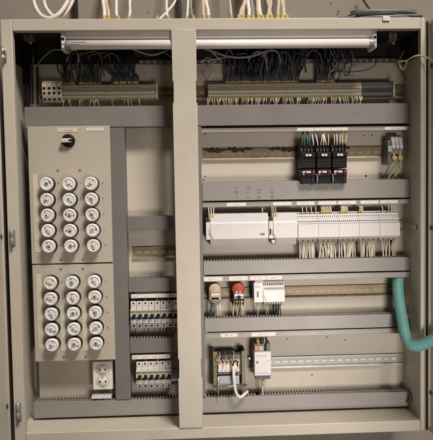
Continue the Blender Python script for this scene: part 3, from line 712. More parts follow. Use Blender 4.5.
for j, (q, k) in enumerate([(301.3, 'wteal'), (303.8, 'wteal'), (306.6, 'wteal'), (309, 'wteal'), (312.6, 'wwhite'), (317, 'wwhite'), (320, 'wbeige'), (322.7, 'wwhite'), (325.2, 'wwhite'), (327.4, 'wbeige'), (333.5, 'wbeige'), (336, 'wwhite'), (338.6, 'wyg'), (341.5, 'wyg'), (344.5, 'wyg')]):
    p = at(q, 143, PY - .055); s = R(-.006, .006)
    wire([(p.x, PY - .064, zcon + .036), (p.x + s * .2, PY - .067, zcon + .048), (p.x + s, PY - .060, zcon + .068), (p.x + s * 1.2, PY - .040, zcon + .092)], .0019, k,
         'green wire rising from the leftmost black contactor' if k == 'wteal' else '{c} wire rising from the black contactors into the duct', 'green contactor wires' if k == 'wteal' else 'pale contactor wires', (0,), ferr='black', fr=1.2)
for q in (315.6, 331.2, 311, 342):
    p = at(q, 172, PY - .06); wire([(p.x, PY - .079, zcon - .046), (p.x, PY - .082, zcon - .058), (p.x + .001, PY - .074, zcon - .075), (p.x + .001, PY - .03, zcon - .088)], .0012, 'wwhite' if q in (315.6, 331.2) else 'wdgrey', 'thin {c} wire hanging below the overload relays', 'wires below the contactors')
for j in range(8):
    p = at(303 + j * 5.2, 172, PY - .06); wire([(p.x, PY - .055, zcon - .068), (p.x, PY - .058, zcon - .078), (p.x, PY - .035, zcon - .095)], .0024, 'wblack', 'thick black wire leaving the overload relays downward', 'black wires below the contactors')

# grey terminal block with two green-yellow wires at the right end
p = at(396.5, 146, PY - .05); zz = Z(396, 150, PY - .05)
o = thing('terminal_block', 'light grey terminal block with two earth wires at the right end of the gold rail', 'terminal block', (p.x, TY, zz))
b = MB(); b.box(-.030, -.018, -.050, 0, -.044, .030, 'dgrey', .0015); b.box(-.030, -.018, -.055, -.049, -.006, .012, 'grey', .001); b.build('end_bracket', o)
for j in range(3):
    b = MB(); xx = -.0165 + j * .0118
    b.prism([(0, -.036), (-.030, -.036), (-.034, -.028), (-.040, -.004), (-.052, .004), (-.048, .026), (-.040, .041), (-.030, .046), (0, .046)], xx, xx + .0108, 'grey', bev=.0008)
    b.box(xx + .002, xx + .009, -.0532, -.0500, .006, .013, 'white', .0004); b.box(xx + .002, xx + .0085, -.0440, -.041, -.0015, .0015, 'dgrey')
    b.box(xx + .003, xx + .008, -.0420, -.038, -.018, -.011, 'darkgap'); b.build('terminal', o)
X0b, Z0b = p.x, zz
for dx, s, lab in ((-.008, -.012, 'left earth wire under the light grey terminal block'), (.011, -.016, 'right earth wire under the light grey terminal block')):
    w_ = wire([(X0b + dx, TY - .040, Z0b - .010), (X0b + dx + .001, TY - .044, Z0b - .032), (X0b + dx + .003, TY - .034, Z0b - .058), (X0b + dx + s, TY - .02, Z0b - .088), (X0b + dx + s, TY - .02, Z0b - .10)], .0021, 'wyg', lab, 'earth wires of the grey terminal block', (0,), fl=.026, fr=1.7)
    b = MB(); b.box(X0b + dx - .007, X0b + dx + .007, TY - .050, TY - .042, Z0b - .030, Z0b - .019, 'yellow', .002); q = b.build('wire_lug'); q.parent = w_

# ================================================================== CONTROLLER ROW
CY = PY - .078
def plcx(q): return X(q, 226, CY)
zcr = g2[2]
def pz(py, y=CY): return Z(307, py, y)
ztop, zmid, zbot = pz(212.5), pz(221.5), pz(237.6)
def ctrl(l, r, label, kind):
    x0, x1 = plcx(l) + .0003, plcx(r) - .0003
    o = thing('controller_module', label, 'controller', ((x0 + x1) / 2, PY, zbot), 'white controller modules', world=True)
    return o, x0, x1
# two main units
for (l, r, lab) in ((205.9, 268.6, 'long blank white controller unit at the left end of the row'), (269.0, 297.8, 'shorter white controller unit in the middle of the row')):
    o, x0, x1 = ctrl(l, r, lab, 0); cw = .029
    b = MB()
    b.prism([(PY - .008, zbot - .022), (CY + .024, zbot - .022), (CY + .018, zbot - .001), (CY, zbot), (CY, zmid - .001), (CY + .003, zmid + .0015), (CY + .006, ztop - .001), (CY + .020, ztop + .001), (PY - .008, ztop + .001)], x0 + cw * .45, x1, 'white', bev=.0008)
    b.build('housing', o)
    b = MB(); b.box(x0, x0 + cw * .45 - .0004, CY + .001, PY - .010, zbot - .001, zmid + .003, 'white', .001); b.box(x0 + .001, x0 + cw, CY + .012, PY - .010, zmid + .0034, ztop - .012, 'white', .001)
    b.box(x0 + cw + .0004, x0 + cw + .0012, CY + .0055, CY + .008, zmid + .002, ztop - .002, 'inkg'); b.build('terminal_section', o)
    b = MB()
    if l < 210:
        b.box(x0 + .0085, x0 + .0125 + .001, CY - .0006, CY + .002, zbot + .014, zbot + .032, 'grey', .0005)
        b.marks(x0 + .028, x0 + .046, zmid - .0085, zmid - .0065, CY, 'inkg', 5)
        b.build('markings', o); b = MB()
        for j in range(9): b.box(x0 + .09 + j * .004, x0 + .0903 + j * .004, CY - .0002, CY + .001, zmid - .004, zmid - .0036, 'inkg')
        b.build('print_line', o); b = MB(); b.box(x1 - .026, x1 - .012, CY - .0009, CY + .002, zbot + .0105, zbot + .0165, 'dgrey', .0004); b.box(x1 - .0235, x1 - .0205, CY - .0013, CY, zbot + .0115, zbot + .0148, 'white')
    else:
        b.box(x0 + .002, x0 + .006, CY - .0006, CY + .002, zbot + .011, zbot + .029, 'darkgap', .0004); b.box(x0 + .009, x0 + .0125, CY - .0006, CY + .002, zbot + .010, zbot + .028, 'grey', .0004)
        b.marks(x0 + .024, x0 + .040, zmid - .0085, zmid - .0062, CY, 'ink', 5)
    b.build('markings', o)
    b = MB(); b.tube([(x0 + .012, CY - .001, zbot + .018), (x0 + .016, CY - .001, zbot + .008), (x0 + .022, CY - .0006, zbot + .0)], .0007, 'inkg', n=5); b.build('seam', o)
    b = MB()
    for q in (x0 + .003, x0 + .024): b.box(q, q + .004, CY + .005, CY + .012, zmid + .004, zmid + .018, 'black', .0005)
    b.box(x0 + .003, x0 + .028, CY + .0055, CY + .012, zmid + .0028, zmid + .0068, 'dgrey', .0005)
    b.build('connector', o)
    if l > 210:
        b = MB(); b.lathe([(.0055, 0), (.0055, .012), (.004, .013), (0, .013)], (x0 + .012, CY + .012, zbot - .010), 'white', n=16); b.box(x0 + .016, x0 + .021, CY + .004, CY + .02, zbot - .016, zbot - .004, 'dgrey', .0006); b.build('plug', o)
# I/O modules
def make_io(wd):
    o = thing('io_module', '', 'controller module')
    y0 = CY - PY; zb0, zm0, zt0 = 0, pz(224.2) - zbot, pz(212.5) - zbot
    st = (zt0 - zm0) / 2.4
    b = MB(); b.prism([(-.008, -.008), (y0 + .020, -.008), (y0 + .012, -.001), (y0, 0), (y0, zm0), (y0 + .008, zm0), (y0 + .008, zm0 + st), (y0 + .017, zm0 + st), (y0 + .017, zm0 + 2 * st), (y0 + .026, zm0 + 2 * st), (y0 + .026, zt0), (-.008, zt0)], -wd / 2, wd / 2, 'white', bev=.0007)
    b.build('housing', o)
    n = 10
    for i, (yy, zz) in enumerate(((y0 + .008, zm0 + st * .5), (y0 + .017, zm0 + st * 1.5), (y0 + .026, zm0 + st * 2.1))):
        b = MB()
        for j in range(n):
            xx = -wd / 2 + wd * (j + .5) / n; b.box(xx - .0016, xx + .0016, yy - .0005, yy + .001, zz - .0019, zz + .0019, 'ink' if i != 1 else 'inkg')
        b.build('terminal_row', o)
    b = MB()
    b.box(-wd * .46, wd * .46, y0 + .0072, y0 + .0085, zm0 + .0004, zm0 + .0014, 'lilac')
    b.build('colour_line', o)
    b = MB()
    for j in range(12):
        xx = -wd / 2 + wd * (j + .5) / 12; b.box(xx - .0018, xx + .0018, y0 + .022, y0 + .034, -.0145, -.0075, 'tan' if j % 3 else 'dgrey', .0003)
    b.box(-wd * .49, wd * .49, y0 + .024, -.01, -.013, -.0065, 'dgrey'); b.build('lower_plug', o)
    return o
edges = [298.1, 318.7, 339.1, 359.5, 379.9, 400.3]
pio = None
iol = ['first white stepped module, joining the plain white controller', 'second white stepped module with a thick row of yellow wire tips', 'third white stepped module, middle of the five', 'fourth white stepped module with two yellow tips at its left', 'last white stepped module at the right end of the row']
for j in range(5):
    xa, xb = plcx(edges[j]), plcx(edges[j + 1])
    if pio is None: pio = make_io(xb - xa - .0006); o = pio
    else: o = copy_tree(pio)
    o.location = ((xa + xb) / 2, PY, zbot); tag(o, iol[j], 'controller module', 'white stepped modules')
for q, k in [(301.7, 0), (305.5, 0), (310.3, 0), (314.5, 0)] + [(320.5 + 1.35 * i, 1) for i in range(8)] + [(340 + 1.25 * i, 1) for i in range(6)] + [(358.3, 1), (361, 1), (381, 0), (387, 0), (389.5, 0), (360, 1)]:
    p = at(q, 214, CY + .03); s = R(-.002, .002)
    wire([(p.x, CY + .020, pz(214)), (p.x + s * .3, CY + .012, pz(210.5)), (p.x + s, CY + .020, pz(206.5)), (p.x + s * 1.2, CY + .035, pz(201))], .0013, 'wwhite', 'thin pale wire feeding a white stepped module from above', 'wires above the stepped modules', (0,), fl=.011 if k else .005, fr=2.0)
for q in [209, 211, 213, 271, 273, 275]:
    p = at(q, 214, CY + .03); wire([(p.x, CY + .010, zmid + .010), (p.x, CY + .004, zmid + .022), (p.x + R(-.002, .002), CY + .018, pz(205)), (p.x, CY + .04, pz(200))], .0015, random.choice(['wbeige', 'wwhite']), '{c} wire with yellow sleeve feeding a white controller unit', 'wires above the white controller units', (0,), fl=.017, fr=1.5)
p = at(262, 208, CY + .03); wire([(p.x, CY + .03, pz(213)), (p.x, CY + .02, pz(209)), (p.x + .002, CY + .04, pz(202))], .0018, 'wwhite', 'single white wire above the long white controller unit', None)
for (a, e, n, nm) in ((299.5, 314, 11, 'first'), (319, 334, 12, 'second'), (339.5, 354, 11, 'third'), (360, 374, 11, 'fourth'), (381, 395, 6, 'last')):
    for q in rng(a, e, n):
        p = at(q, 240, CY + .03); s = R(-.002, .006) + (.005 if q > 319 else 0) * R(-1, 1)
        wire([(p.x, CY + .028, zbot - .013), (p.x + R(-.003, .002), CY + .024, zbot - .026), (p.x + s * .5, CY + .026, zbot - .042), (p.x + s, CY + .030, e3[3] + .004), (p.x + s, CY + .045, e3[3] - .015)], .0021, random.choice(['wwhite', 'wwhite', 'wbeige']), 'thin {c} wire fanning down from the %s stepped module' % nm, 'wires below the %s stepped module' % nm, (0,), fl=.008, fr=1.2, ferr='tan')
pxwire([(391.5, 240, CY + .045), (390, 248, CY + .05), (392, 259, CY + .06)], .0035, 'wblack', 'thick black cable below the last stepped module')

# ================================================================== ROUND RELAYS, SMALL CONTROLLER
def relay(cx, cy, k, label, wpx, hpx, body):
    y = PY - .058; p = at(cx, cy, y); s = .00302; w2 = wpx * s / 2; h2 = hpx * s / 2
    o = thing('round_relay', label, 'relay', (p.x, TY, g3[2]), 'round plug-in relays')
    z0 = p.z - g3[2]
    b = MB(); n = 20                     # dome shaped body: half round top, straight sides
    prof = []
    b.box(-w2 * .92, w2 * .92, -.030, 0, z0 - h2, z0 + h2 * .5, 'black' if k == 'red' else 'tan', .003); b.build('socket', o)
    b = MB(); b.lathe([(w2, .004), (w2, .033), (w2 * .96, .0372), (w2 * .88, .0388), (0, .0394)], (0, -.018, z0 + h2 - w2), k, n=40)
    if k != 'red': b.box(-w2, w2, -.052, -.022, z0 - h2 * .55, z0 + h2 - w2, k, .003); b.lathe([(w2 * .8, .004), (w2 * .8, .028), (w2 * .6, .034), (0, .034)], (0, -.018, z0 - h2 * .45), k, n=30)
    b.build('relay_cap', o)
    b = MB(); b.box(-w2 * .74, w2 * .74, -.062, -.030, z0 - h2 * .28 - (.002 if k == 'red' else 0), z0 + h2 * .12, body, .0015); 
    if k == 'red':
        b.box(-w2 * .70, w2 * .70, -.064, -.0615, z0 - h2 * .08, z0 + h2 * .08, 'label', .0004)
        b.cyl((0, -.0615, z0 - h2 * .17), .006, .003, 'black', n=16); b.box(-w2 * .6, -w2 * .35, -.0630, -.0615, z0 - h2 * .25, z0 - h2 * .12, 'inkg')
        b.box(-.009, -.004, -.058, -.050, z0 + h2 * .16, z0 + h2 * .30, 'label', .0005); b.box(.002, .006, -.058, -.050, z0 + h2 * .16, z0 + h2 * .28, 'label', .0005)
    else: b.box(-w2 * .70, w2 * .70, -.0635, -.0615, z0 - h2 * .06, z0 + h2 * .12, 'label', .0004); b.marks(-w2 * .5, w2 * .5, z0 - h2 * .25, z0 - h2 * .14, -.062, 'inkg', 5)
    b.build('front_block', o)
    b = MB()
    for j in range(4): b.cyl((-w2 * .6 + j * w2 * .4, -.0295, z0 - h2 * .70), .0024, .002, 'steel', n=10)
    b.build('terminal_screws', o)
    return p
pa = relay(215, 294.2, 'tan', 'tan rounded relay, left of the red one', 12.4, 22, 'tan')
pb = relay(238.6, 294.5, 'red', 'red domed relay with a white face block', 13.2, 24, 'grey')
for (q, k, lab, g) in [(216.5, 'wwhite', 'a', 0), (219, 'wwhite', 'a', 0), (213, 'wdgrey', 'a', 0), (211, 'wdgrey', 'a', 0), (234, 'wwhite', 'b', 1), (236, 'wbeige', 'b', 1), (241, 'wwhite', 'b', 1), (244.5, 'wbeige', 'b', 1), (239, 'wbeige', 'b', 1)]:
    p = at(q, 304, PY - .04); s = R(-.006, .006); zt_ = Z(230, 304.5, PY - .04)
    wire([(p.x, PY - .040, zt_ + .008), (p.x + s * .3, PY - .046, zt_ - .004), (p.x + s, PY - .044, zt_ - .018), (p.x + s, PY - .03, zt_ - .042)], .0021, k, '{c} wire below the red relay' if g else '{c} wire below the tan relay', 'wires below the red relay' if g else 'wires below the tan relay', (0,) if g else (), fl=.014, fr=1.25)
# small white controller
y = PY - .070; x0, x1, z0, z1 = rect(254, 281.5, 284.8, 302.3, y)
o = thing('small_controller', 'small white controller block right of the red relay', 'controller', ((x0 + x1) / 2, PY, z0), world=True)
sp = x0 + (x1 - x0) * .30
b = MB(); b.box(x0, sp - .0004, y + .001, TY, z0, z1 - .004, 'white', .0012); b.prism([(TY, z0), (y, z0), (y, z0 + (z1 - z0) * .58), (y + .010, z0 + (z1 - z0) * .60), (y + .014, z1), (TY, z1)], sp, x1, 'white', bev=.0008); b.box(x0 + .004, sp + .002, y + .010, TY, z1 - .0042, z1 + .008, 'white', .001)
b.build('housing', o)
b = MB()
for j in range(11):
    xx = sp + (x1 - sp) * (j + .6) / 11.5
    b.box(xx - .0014, xx + .0014, y + .0105, y + .013, z0 + (z1 - z0) * .80, z0 + (z1 - z0) * .88, 'ink')
b.box(sp + .004, x1 - .002, y + .0085, y + .0115, z0 + (z1 - z0) * .645, z0 + (z1 - z0) * .665, 'inkg'); b.build('terminal_row', o)
b = MB(); b.box(x0 + .009, x0 + .014, y + .0002, y + .002, z0 + .016, z0 + .034, 'inkg', .0005); b.marks(x0 + .005, x0 + .02, z1 - .018, z1 - .012, y + .001, 'inkg', 4, 2)
b.tube([(sp + .002, y - .0003, z0 + .022), (sp + .006, y - .0003, z0 + .01), (sp + .009, y - .0003, z0 + .001)], .0007, 'inkg', n=5); b.build('print', o)
b = MB(); b.box(sp + .003, x1 - .003, y + .02, TY, z0 - .012, z0 - .0004, 'dgrey', .001)
for j in range(8): b.box(sp + .005 + j * .0075, sp + .010 + j * .0075, y + .017, y + .024, z0 - .010, z0 - .001, 'tan', .0004)
b.build('lower_plug', o)
for (q, k, rr) in ((257, 'wyg', .0026), (258.6, 'wwhite', .0016), (266.4, 'wwhite', .0013), (267.3, 'wbeige', .0013), (273, 'wblack', .0024), (275.5, 'wblack', .0024), (278, 'wblack', .0024), (280, 'wdgrey', .0018)):
    p = at(q, 304, PY - .045); wire([(p.x, PY - .050, z0 + (.002 if q < 260 else -.009)), (p.x + R(-.002, .002), PY - .056, z0 - .02), (p.x + R(-.004, .004), PY - .04, z0 - .040), (p.x, PY - .03, z0 - .055)], rr, k, '{c} wire dropping from the small white controller into the duct', 'wires below the small white controller', (0,) if q < 268 else (), fl=.012, fr=1.3)

# ================================================================== TRANSFORMER
y = PY - .075; x0, x1, z0, z1 = rect(213.5, 354, 246, 397, y); xc = (x0 + x1) / 2
def tz(py): return Z(230, py, y)
o = thing('transformer', 'open frame transformer with copper terminals between steel side brackets', 'transformer', (xc, PY, z0), world=True)
for s in (-1, 1):
    b = MB(); xx = x0 if s < 0 else x1
    b.box(xx, xx - s * .003, y + .016, PY - .001, tz(392), tz(352.5), 'olived', .0008); b.box(xx, xx - s * .012, y + .012, y + .0158, tz(392), tz(352.5), 'olived', .0006); b.build('side_bracket', o)
b = MB(); b.box(x0 + .014, x1 - .020, y + .004, PY - .006, tz(385), tz(376.5), 'coilb', .0015)
b.box(x0 + .018, x1 - .026, y + .001, y + .004, tz(383.6), tz(378.6), 'coilb', .0008)
b.box(x0 + .012, x1 - .012, y + .02, PY - .002, tz(377.5), tz(357), 'dgrey', .003)
b.build('core', o)
b = MB(); b.box(x0 + .014, x1 - .020, y + .006, PY - .01, tz(373), tz(363), 'label', .003)
b.build('coil', o)
b = MB(); b.box(x0 + .010, x1 - .018, y + .008, y + .030, tz(365), tz(360.5), 'tan', .001)
for j in range(6):
    xx = x0 + .018 + j * .0115; b.lathe([(.0034, 0), (.0034, .002), (.0025, .003), (0, .0033)], (xx, y + .0085, tz(362.7)), 'copper' if j != 4 else 'steel', n=12)
    b.box(xx - .0015, xx + .0015, y + .004, y + .0082, tz(371), tz(364.5), 'copper' if j % 2 else 'white', .0004); b.box(xx - .0036, xx + .0036, y + .002, y + .0062, tz(372), tz(369), 'white', .0005)
b.box(x0 + .012, x1 - .020, y + .0035, y + .0068, tz(374.2), tz(373), 'dgrey'); b.build('terminal_board', o)
b = MB(); b.tube([(x0 - .004, y + .004, tz(386.8)), (x1 + .004, y + .004, tz(386.2))], .0022, 'steel', n=10, sub=1); b.tube([(x0 + .014, y + .006, tz(377)), (x0 + .014, y + .004, tz(398))], .0018, 'steel', n=8, sub=1); b.build('tie_rod', o)
b = MB(); b.box(x0 + .002, x1 - .002, PY - .004, PY - .0005, tz(392), tz(353), 'olived', .0006); b.box(x0 + .024, x1 - .03, y + .03, PY - .0045, tz(359), tz(354.5), 'black', .002); b.build('base', o)
for j, (dx, k) in enumerate(((.008, 'copper'), (.016, 'wbeige'), (.026, 'wblack'), (.038, 'copper'), (.05, 'wdgrey'), (.060, 'wbeige'))):
    wire([(x0 + dx + .006, y + .006, tz(363)), (x0 + dx, y - .004, tz(359.5)), (x0 + dx + R(-.004, .008), y + .012, tz(356)), (x0 + dx + .004, y + .04, tz(354.6))], .0017, k, 'short {c} lead looping over the top of the transformer', 'leads on top of the transformer')
pxwire([(233.3, 366, PY - .085), (233.8, 376, PY - .092), (234.8, 387, PY - .092), (237, 394.5, PY - .09), (240.5, 397.2, PY - .085), (244.5, 394.3, PY - .07), (247.5, 391.5, PY - .05)], .0048, 'wwhite', 'thick white cable curling from the transformer into the bottom duct')
pxwire([(232.5, 366.5, PY - .086), (234, 361.5, PY - .09), (236.5, 361, PY - .088), (237.5, 366, PY - .084)], .0022, 'wblack', 'small black wire loop on the front of the transformer')

# ================================================================== POWER SUPPLY
y = PY - .072; x0, x1, z0, z1 = rect(254.3, 351.5, 271.4, 376, y)
o = thing('power_supply', 'slim light grey power supply with an orange connector on top', 'power supply', ((x0 + x1) / 2, PY, z0), world=True)
b = MB(); b.box(x0, x1, y, TY, z0, z1, 'grey', .0015); b.build('housing', o)
b = MB(); b.box(x0 + .0012, x1 - .0012, y - .0012, y + .0004, z0 + .002, z1 - .002, 'white', .0006)
b.marks(x0 + .006, x1 - .012, z1 - .016, z1 - .010, y - .0012, 'inkg', 7, 2); b.marks(x1 - .016, x1 - .004, z0 + .045, z0 + .048, y - .0012, 'ink', 4); b.box(x0 + .006, x0 + .012, y - .0015, y - .001, z0 + .040, z0 + .047, 'inkg'); b.marks(x0 + .008, x1 - .008, z0 + .008, z0 + .012, y - .0012, 'inkg', 5)
b.build('face_label', o)
b = MB(); b.box(x0 + .001, x1 - .001, y + .012, TY, z1 + .0002, z1 + .020, 'dgrey', .001); b.box(x0 + .002, x0 + .0135, y + .004, y + .030, z1 + .0006, z1 + .016, 'orange', .001); b.box(x0 + .0145, x0 + .030, y + .008, y + .030, z1 + .0006, z1 + .014, 'grey', .001); b.box(x0 + .033, x0 + .040, y + .008, y + .026, z1 + .0004, z1 + .022, 'black', .001)
b.build('connector', o)
b = MB(); b.box(x0 + .003, x1 - .003, y + .006, TY, z0 - .012, z0 - .0002, 'dgrey', .0012)
b.build('connector', o)
b = MB(); b.cyl((x0 - .008, TY - .004, z0 + .040), .004, .006, 'steel', n=12); b.box(x0 - .010, x0 - .0006, TY - .004, TY - .001, z0 + .036, z0 + .044, 'zinc'); b.build('rail_clip', o)
for q, k in ((257, 'orange'), (258.5, 'wyg'), (262, 'wdgrey'), (264, 'wyg'), (266, 'wblack')):
    p = at(q, 344, PY - .05); wire([(p.x, y + .016, z1 + .015), (p.x, y + .012, z1 + .026), (p.x + R(-.002, .002), y + .02, z1 + .038), (p.x, y + .03, z1 + .05)], .0018, k, '{c} wire rising from the slim power supply', 'wires above the slim power supply')
pxwire([(263, 378.5, PY - .055), (263, 383, PY - .058), (262.5, 389, PY - .056), (262.8, 397, PY - .04)], .0024, 'wwhite', 'white wire dropping from the slim power supply', ends=(0,), fl=.022, fr=1.6)

# ================================================================== SOCKET OUTLET
y = PY - .048; x0, x1, z0, z1 = rect(92.3, 361.2, 112.6, 390, y)
o = thing('double_socket', 'cream double mains socket below the lower fuse panel', 'socket', ((x0 + x1) / 2, PY, z0), world=True)
b = MB(); b.box(x0, x1, y + .006, PY - .0005, z0, z1, 'label', .002); b.box(x0 + .001, x1 - .001, y, y + .0065, z0 + .001, z1 - .001, 'label', .0025, 3); b.build('housing', o)
for q in (369.6, 381.6):
    zz = Z(102.5, q, y); xc = (x0 + x1) / 2 + .0005
    b = MB(); b.lathe([(.0185, -.0002), (.0182, .0012), (.0168, .0012), (.0160, -.0002)], (xc, y, zz), 'label', n=36); b.lathe([(.0195, -.0003), (.0193, .0004), (.0187, .0004)], (xc, y, zz), 'inkg', n=36); b.lathe([(.0184, .0002), (.0183, .0009), (0, .0010)], (xc, y, zz), 'label', n=36); s_ = b.build('outlet', o)
    b = MB()
    for (dx, dz) in ((-.0085, .0), (.0085, .0)): b.cyl((xc + dx, y - .0008, zz + dz), .0030, .0006, 'darkgap', n=12, bev=.0001)
    for (dx, dz) in ((0, .0142), (0, -.0142)): b.box(xc + dx - .003, xc + dx + .003, y - .0018, y + .001, zz + dz - .002, zz + dz + .002, 'steel', .0004)
    for a in range(8):
        ang = a * math.pi / 4 + .39; b.box(xc + math.cos(ang) * .0125 - .001, xc + math.cos(ang) * .0125 + .001, y - .0014, y - .0004, zz + math.sin(ang) * .0125 - .001, zz + math.sin(ang) * .0125 + .001, 'inkg')
    k = b.build('contact_holes'); k.parent = s_
zz = (z0 + z1) / 2; b = MB(); b.cyl(((x0 + x1) / 2, y, zz), .0022, .001, 'zinc', n=10); b.build('screw', o)
y = PY - .05; x0, x1, z0, z1 = rect(91.5, 395.6, 111.5, 399.4, y)
o = thing('cable_bridge', 'flat white plastic clip lying on the duct below the mains socket', 'clip', ((x0 + x1) / 2, PY, z0), world=True)
b = MB(); b.box(x0, x1, y - .004, y + .020, z0 + .003, z1, 'white', .0012); b.build('plate', o)
b = MB(); b.box(x0 + .008, x0 + .014, y - .002, y + .01, z0 - .006, z0 + .0032, 'black'); b.build('foot', o); b = MB(); b.box(x1 - .022, x1 - .006, y - .002, y + .01, z0 - .004, z0 + .0032, 'dgrey'); b.build('foot', o)
pxwire([(104.5, 390, PY - .03), (104.8, 393, PY - .034), (105, 399, PY - .03)], .003, 'wdgrey', 'short dark cable below the mains socket')

# ================================================================== LAMP
y = .012
zt1, zt0 = Z(216, 32.3, y), Z(216, 37.2, y)
xl0, xl1_ = X(61, 38, y), X(376.5, 38, y)
o = thing('fluorescent_lamp', 'long unlit fluorescent tube lamp under the cabinet top', 'lamp', ((xl0 + xl1_) / 2, y, zt1), world=True)
b = MB(); b.prism([(y + .052, zt1 - .001), (y + .058, zt1 + .012), (y + .000, zt1 + .012), (y - .001, zt1), (y, zt0), (y + .006, zt0 - .001), (y + .030, zt0 - .002), (y + .052, zt0 + .004)], xl0 + .012, xl1_ - .008, 'refl', bev=.0008); b.build('batten', o)
yt = y + .0005; zt = Z(216, 44.2, yt); rt_ = .0130
b = MB(); b.tube([(xl0 + .015, yt, zt), (xl1_ - .010, yt, zt)], rt_, 'tube', n=28, sub=1)
tb = b.build('tube', o)
for (a, s) in ((xl0 + .015, 1), (xl1_ - .010, -1)):
    b = MB(); b.lathe([(.0128, -.002), (.0135, 0), (.0135, .012), (.0128, .014)], (a, yt, zt), 'zinc', (s, 0, 0), 24); b.lathe([(.0015, -.008), (.0015, 0)], (a, yt, zt + .005), 'steel', (s, 0, 0), 8); b.lathe([(.0015, -.008), (.0015, 0)], (a, yt, zt - .005), 'steel', (s, 0, 0), 8)
    k = b.build('end_cap'); k.parent = tb
b = MB()
for q in range(2):
    xa = X(68.5, 44, yt - rt_); xe = X(86 if q == 0 else 79.5, 44, yt - rt_)
    n_ = 11 if q == 0 else 7
    for j in range(n_):
        a = xa + (xe - xa) * j / n_; zc2 = zt + (.0045 if q == 0 else -.0015); yy = yt - math.sqrt(rt_ ** 2 - (zc2 - zt) ** 2)
        b.box(a, a + (xe - xa) / n_ * .72, yy - .0004, yy + .001, zc2 - .0016, zc2 + .0014, 'inkg')
k = b.build('tube_print'); k.parent = tb
for (a, s) in ((xl0, 1), (xl1_, -1)):
    b = MB(); b.box(a, a + s * .012, y - .004, y + .05, zt - .014, zt1 + .010, 'white', .0015); b.cyl((a + s * .006, y - .004, zt + .005), .0045, .004, 'white', n=14); b.cyl((a + s * .006, y - .004, zt - .006), .0042, .004, 'white', n=14)
    b.box(a + s * .001, a + s * .010, y - .0046, y - .002, zt + .012, zt + .020, 'black', .0004); b.build('lamp_holder', o)
b = MB(); b.box(xl0 + .03, xl1_ - .03, y + .028, y + .045, zt1 + .012, H2 + .013, 'dgrey'); b.build('mounting_bar', o)

# door switches hanging under the top
for (l, t, r, bt, lab) in ((389, 31, 397.5, 44.5, 'small black door switch under the top at the upper right corner'), (23, 31, 33, 44, 'small black door switch under the top at the upper left corner')):
    y = .05; x0, x1, z0, z1 = rect(l, t, r, bt, y)
    o = thing('door_switch', lab, 'switch', ((x0 + x1) / 2, y, z1), 'door switches', world=True)
    b = MB(); b.box(x0, x1, y, y + .03, z0 + .012, H2 + .012, 'dgrey', .001); b.box(x0 + .003, x0 + .006, y - .001, y + .002, z0 + .016, z1 - .006, 'grey'); b.box(x1 - .008, x1 - .005, y - .001, y + .002, z0 + .018, z1 - .006, 'grey'); b.build('housing', o)
    b = MB(); b.lathe([(.005, 0), (.006, .004), (.004, .009), (0, .010)], ((x0 + x1) / 2 + .004, y + .012, z0 + .012), 'zinc', (0, -.4, -1), 14); b.build('plunger', o)

# ================================================================== TEAL HOSE
pts = [(398.0, 279, .12), (397.8, 284, .104), (398.6, 295, .084), (401.0, 311, .066), (403.0, 324, .045), (405.8, 336, .018), (410.4, 343.6, -.006), (417.5, 345.8, -.028), (425.5, 343.4, -.043), (433, 339.6, -.056), (444, 334, -.075)]
P = [at(*p) for p in pts]
pt = 2 * math.pi / .0052
b = MB(); b.tube(P, .0165, 'teal', n=28, sub=44, rfun=lambda L: .0160 + .0012 * math.cos(L * pt)); o = b.build('corrugated_hose'); tag(o, 'teal corrugated plastic hose curving out over the right rim', 'hose')
q = at(432.5, 341, -.035)
b = MB(); b.lathe([(.022, 0), (.022, .012), (.020, .014)], (q.x + .004, q.y, q.z), 'white', (.9, -.35, .25), 24); k = b.build('hose_collar'); k.parent = o

# ================================================================== CABLES ABOVE THE CABINET
TOPZ = OH
YB = .17
TOPZ = OH
R = random.uniform
def gland(parent, x, y, k='yellow', r=.006):
    b = MB(); b.lathe([(r * 1.15, -.002), (r * 1.15, .004), (r * .95, .012), (r * .85, .019)], (x, y, TOPZ), k, (0, 0, 1), 12, smooth=False); g = b.build('gland'); g.parent = parent
def riser(q0, q1, r, k, label, group, y=.034, qtop=-6, gl='yellow', mid=None):
    label = label.replace('{c}', CN.get(k, 'pale'))
    p0 = at(q0, 19, y); pm = at((q0 + q1) / 2 + R(-1.2, 1.2) if mid is None else mid, 9, y + .025); p1 = at(q1, qtop, y + .085)
    pts = [(p0.x, y, TOPZ - .004), (p0.x + (pm.x - p0.x) * .3, y + .004, TOPZ + .012), (pm.x, y + .028, TOPZ + .040), (p1.x, y + .085, TOPZ + .095), (p1.x + R(-.02, .02), y + .13, TOPZ + .20)]
    b = MB(); b.tube(pts, r, k, n=12, sub=6); o = b.build('cable'); tag(o, label, 'cable', group)
    if gl: gland(o, p0.x, y, gl, r * 1.3)
    return o
gA = 'pale cables rising from the cabinet top'
for q0, q1, r, k, lab in ((104.5, 103, .0055, 'wwhite', 'white cable, left of the close pair rising near the left loop'), (108.5, 106, .005, 'wbeige', 'beige cable of the close pair rising right of the left loop'),
        (118.2, 116, .0045, 'wwhite', 'white cable rising alone left of two thin ones'), (128.5, 130, .004, 'wwhite', 'thin white cable halfway between the left loop and the black pipe'),
        (157, 176, .0035, 'wwhite', 'thin white cable slanting steeply to the right'), (168.5, 166.5, .0038, 'wwhite', 'thin white cable just left of the dark pipe'),
        (186.5, 188, .0035, 'wwhite', 'thin white cable just right of the dark pipe'), (193.5, 191, .0035, 'wgrey', 'thin grey cable right of the dark pipe'),
        (204, 202.5, .005, 'wbeige', 'beige cable above the centre post, left of a pair'), (208.5, 205.5, .005, 'wwhite', 'white cable above the centre post, right of a pair')):
    riser(q0, q1, r, k, lab, gA)
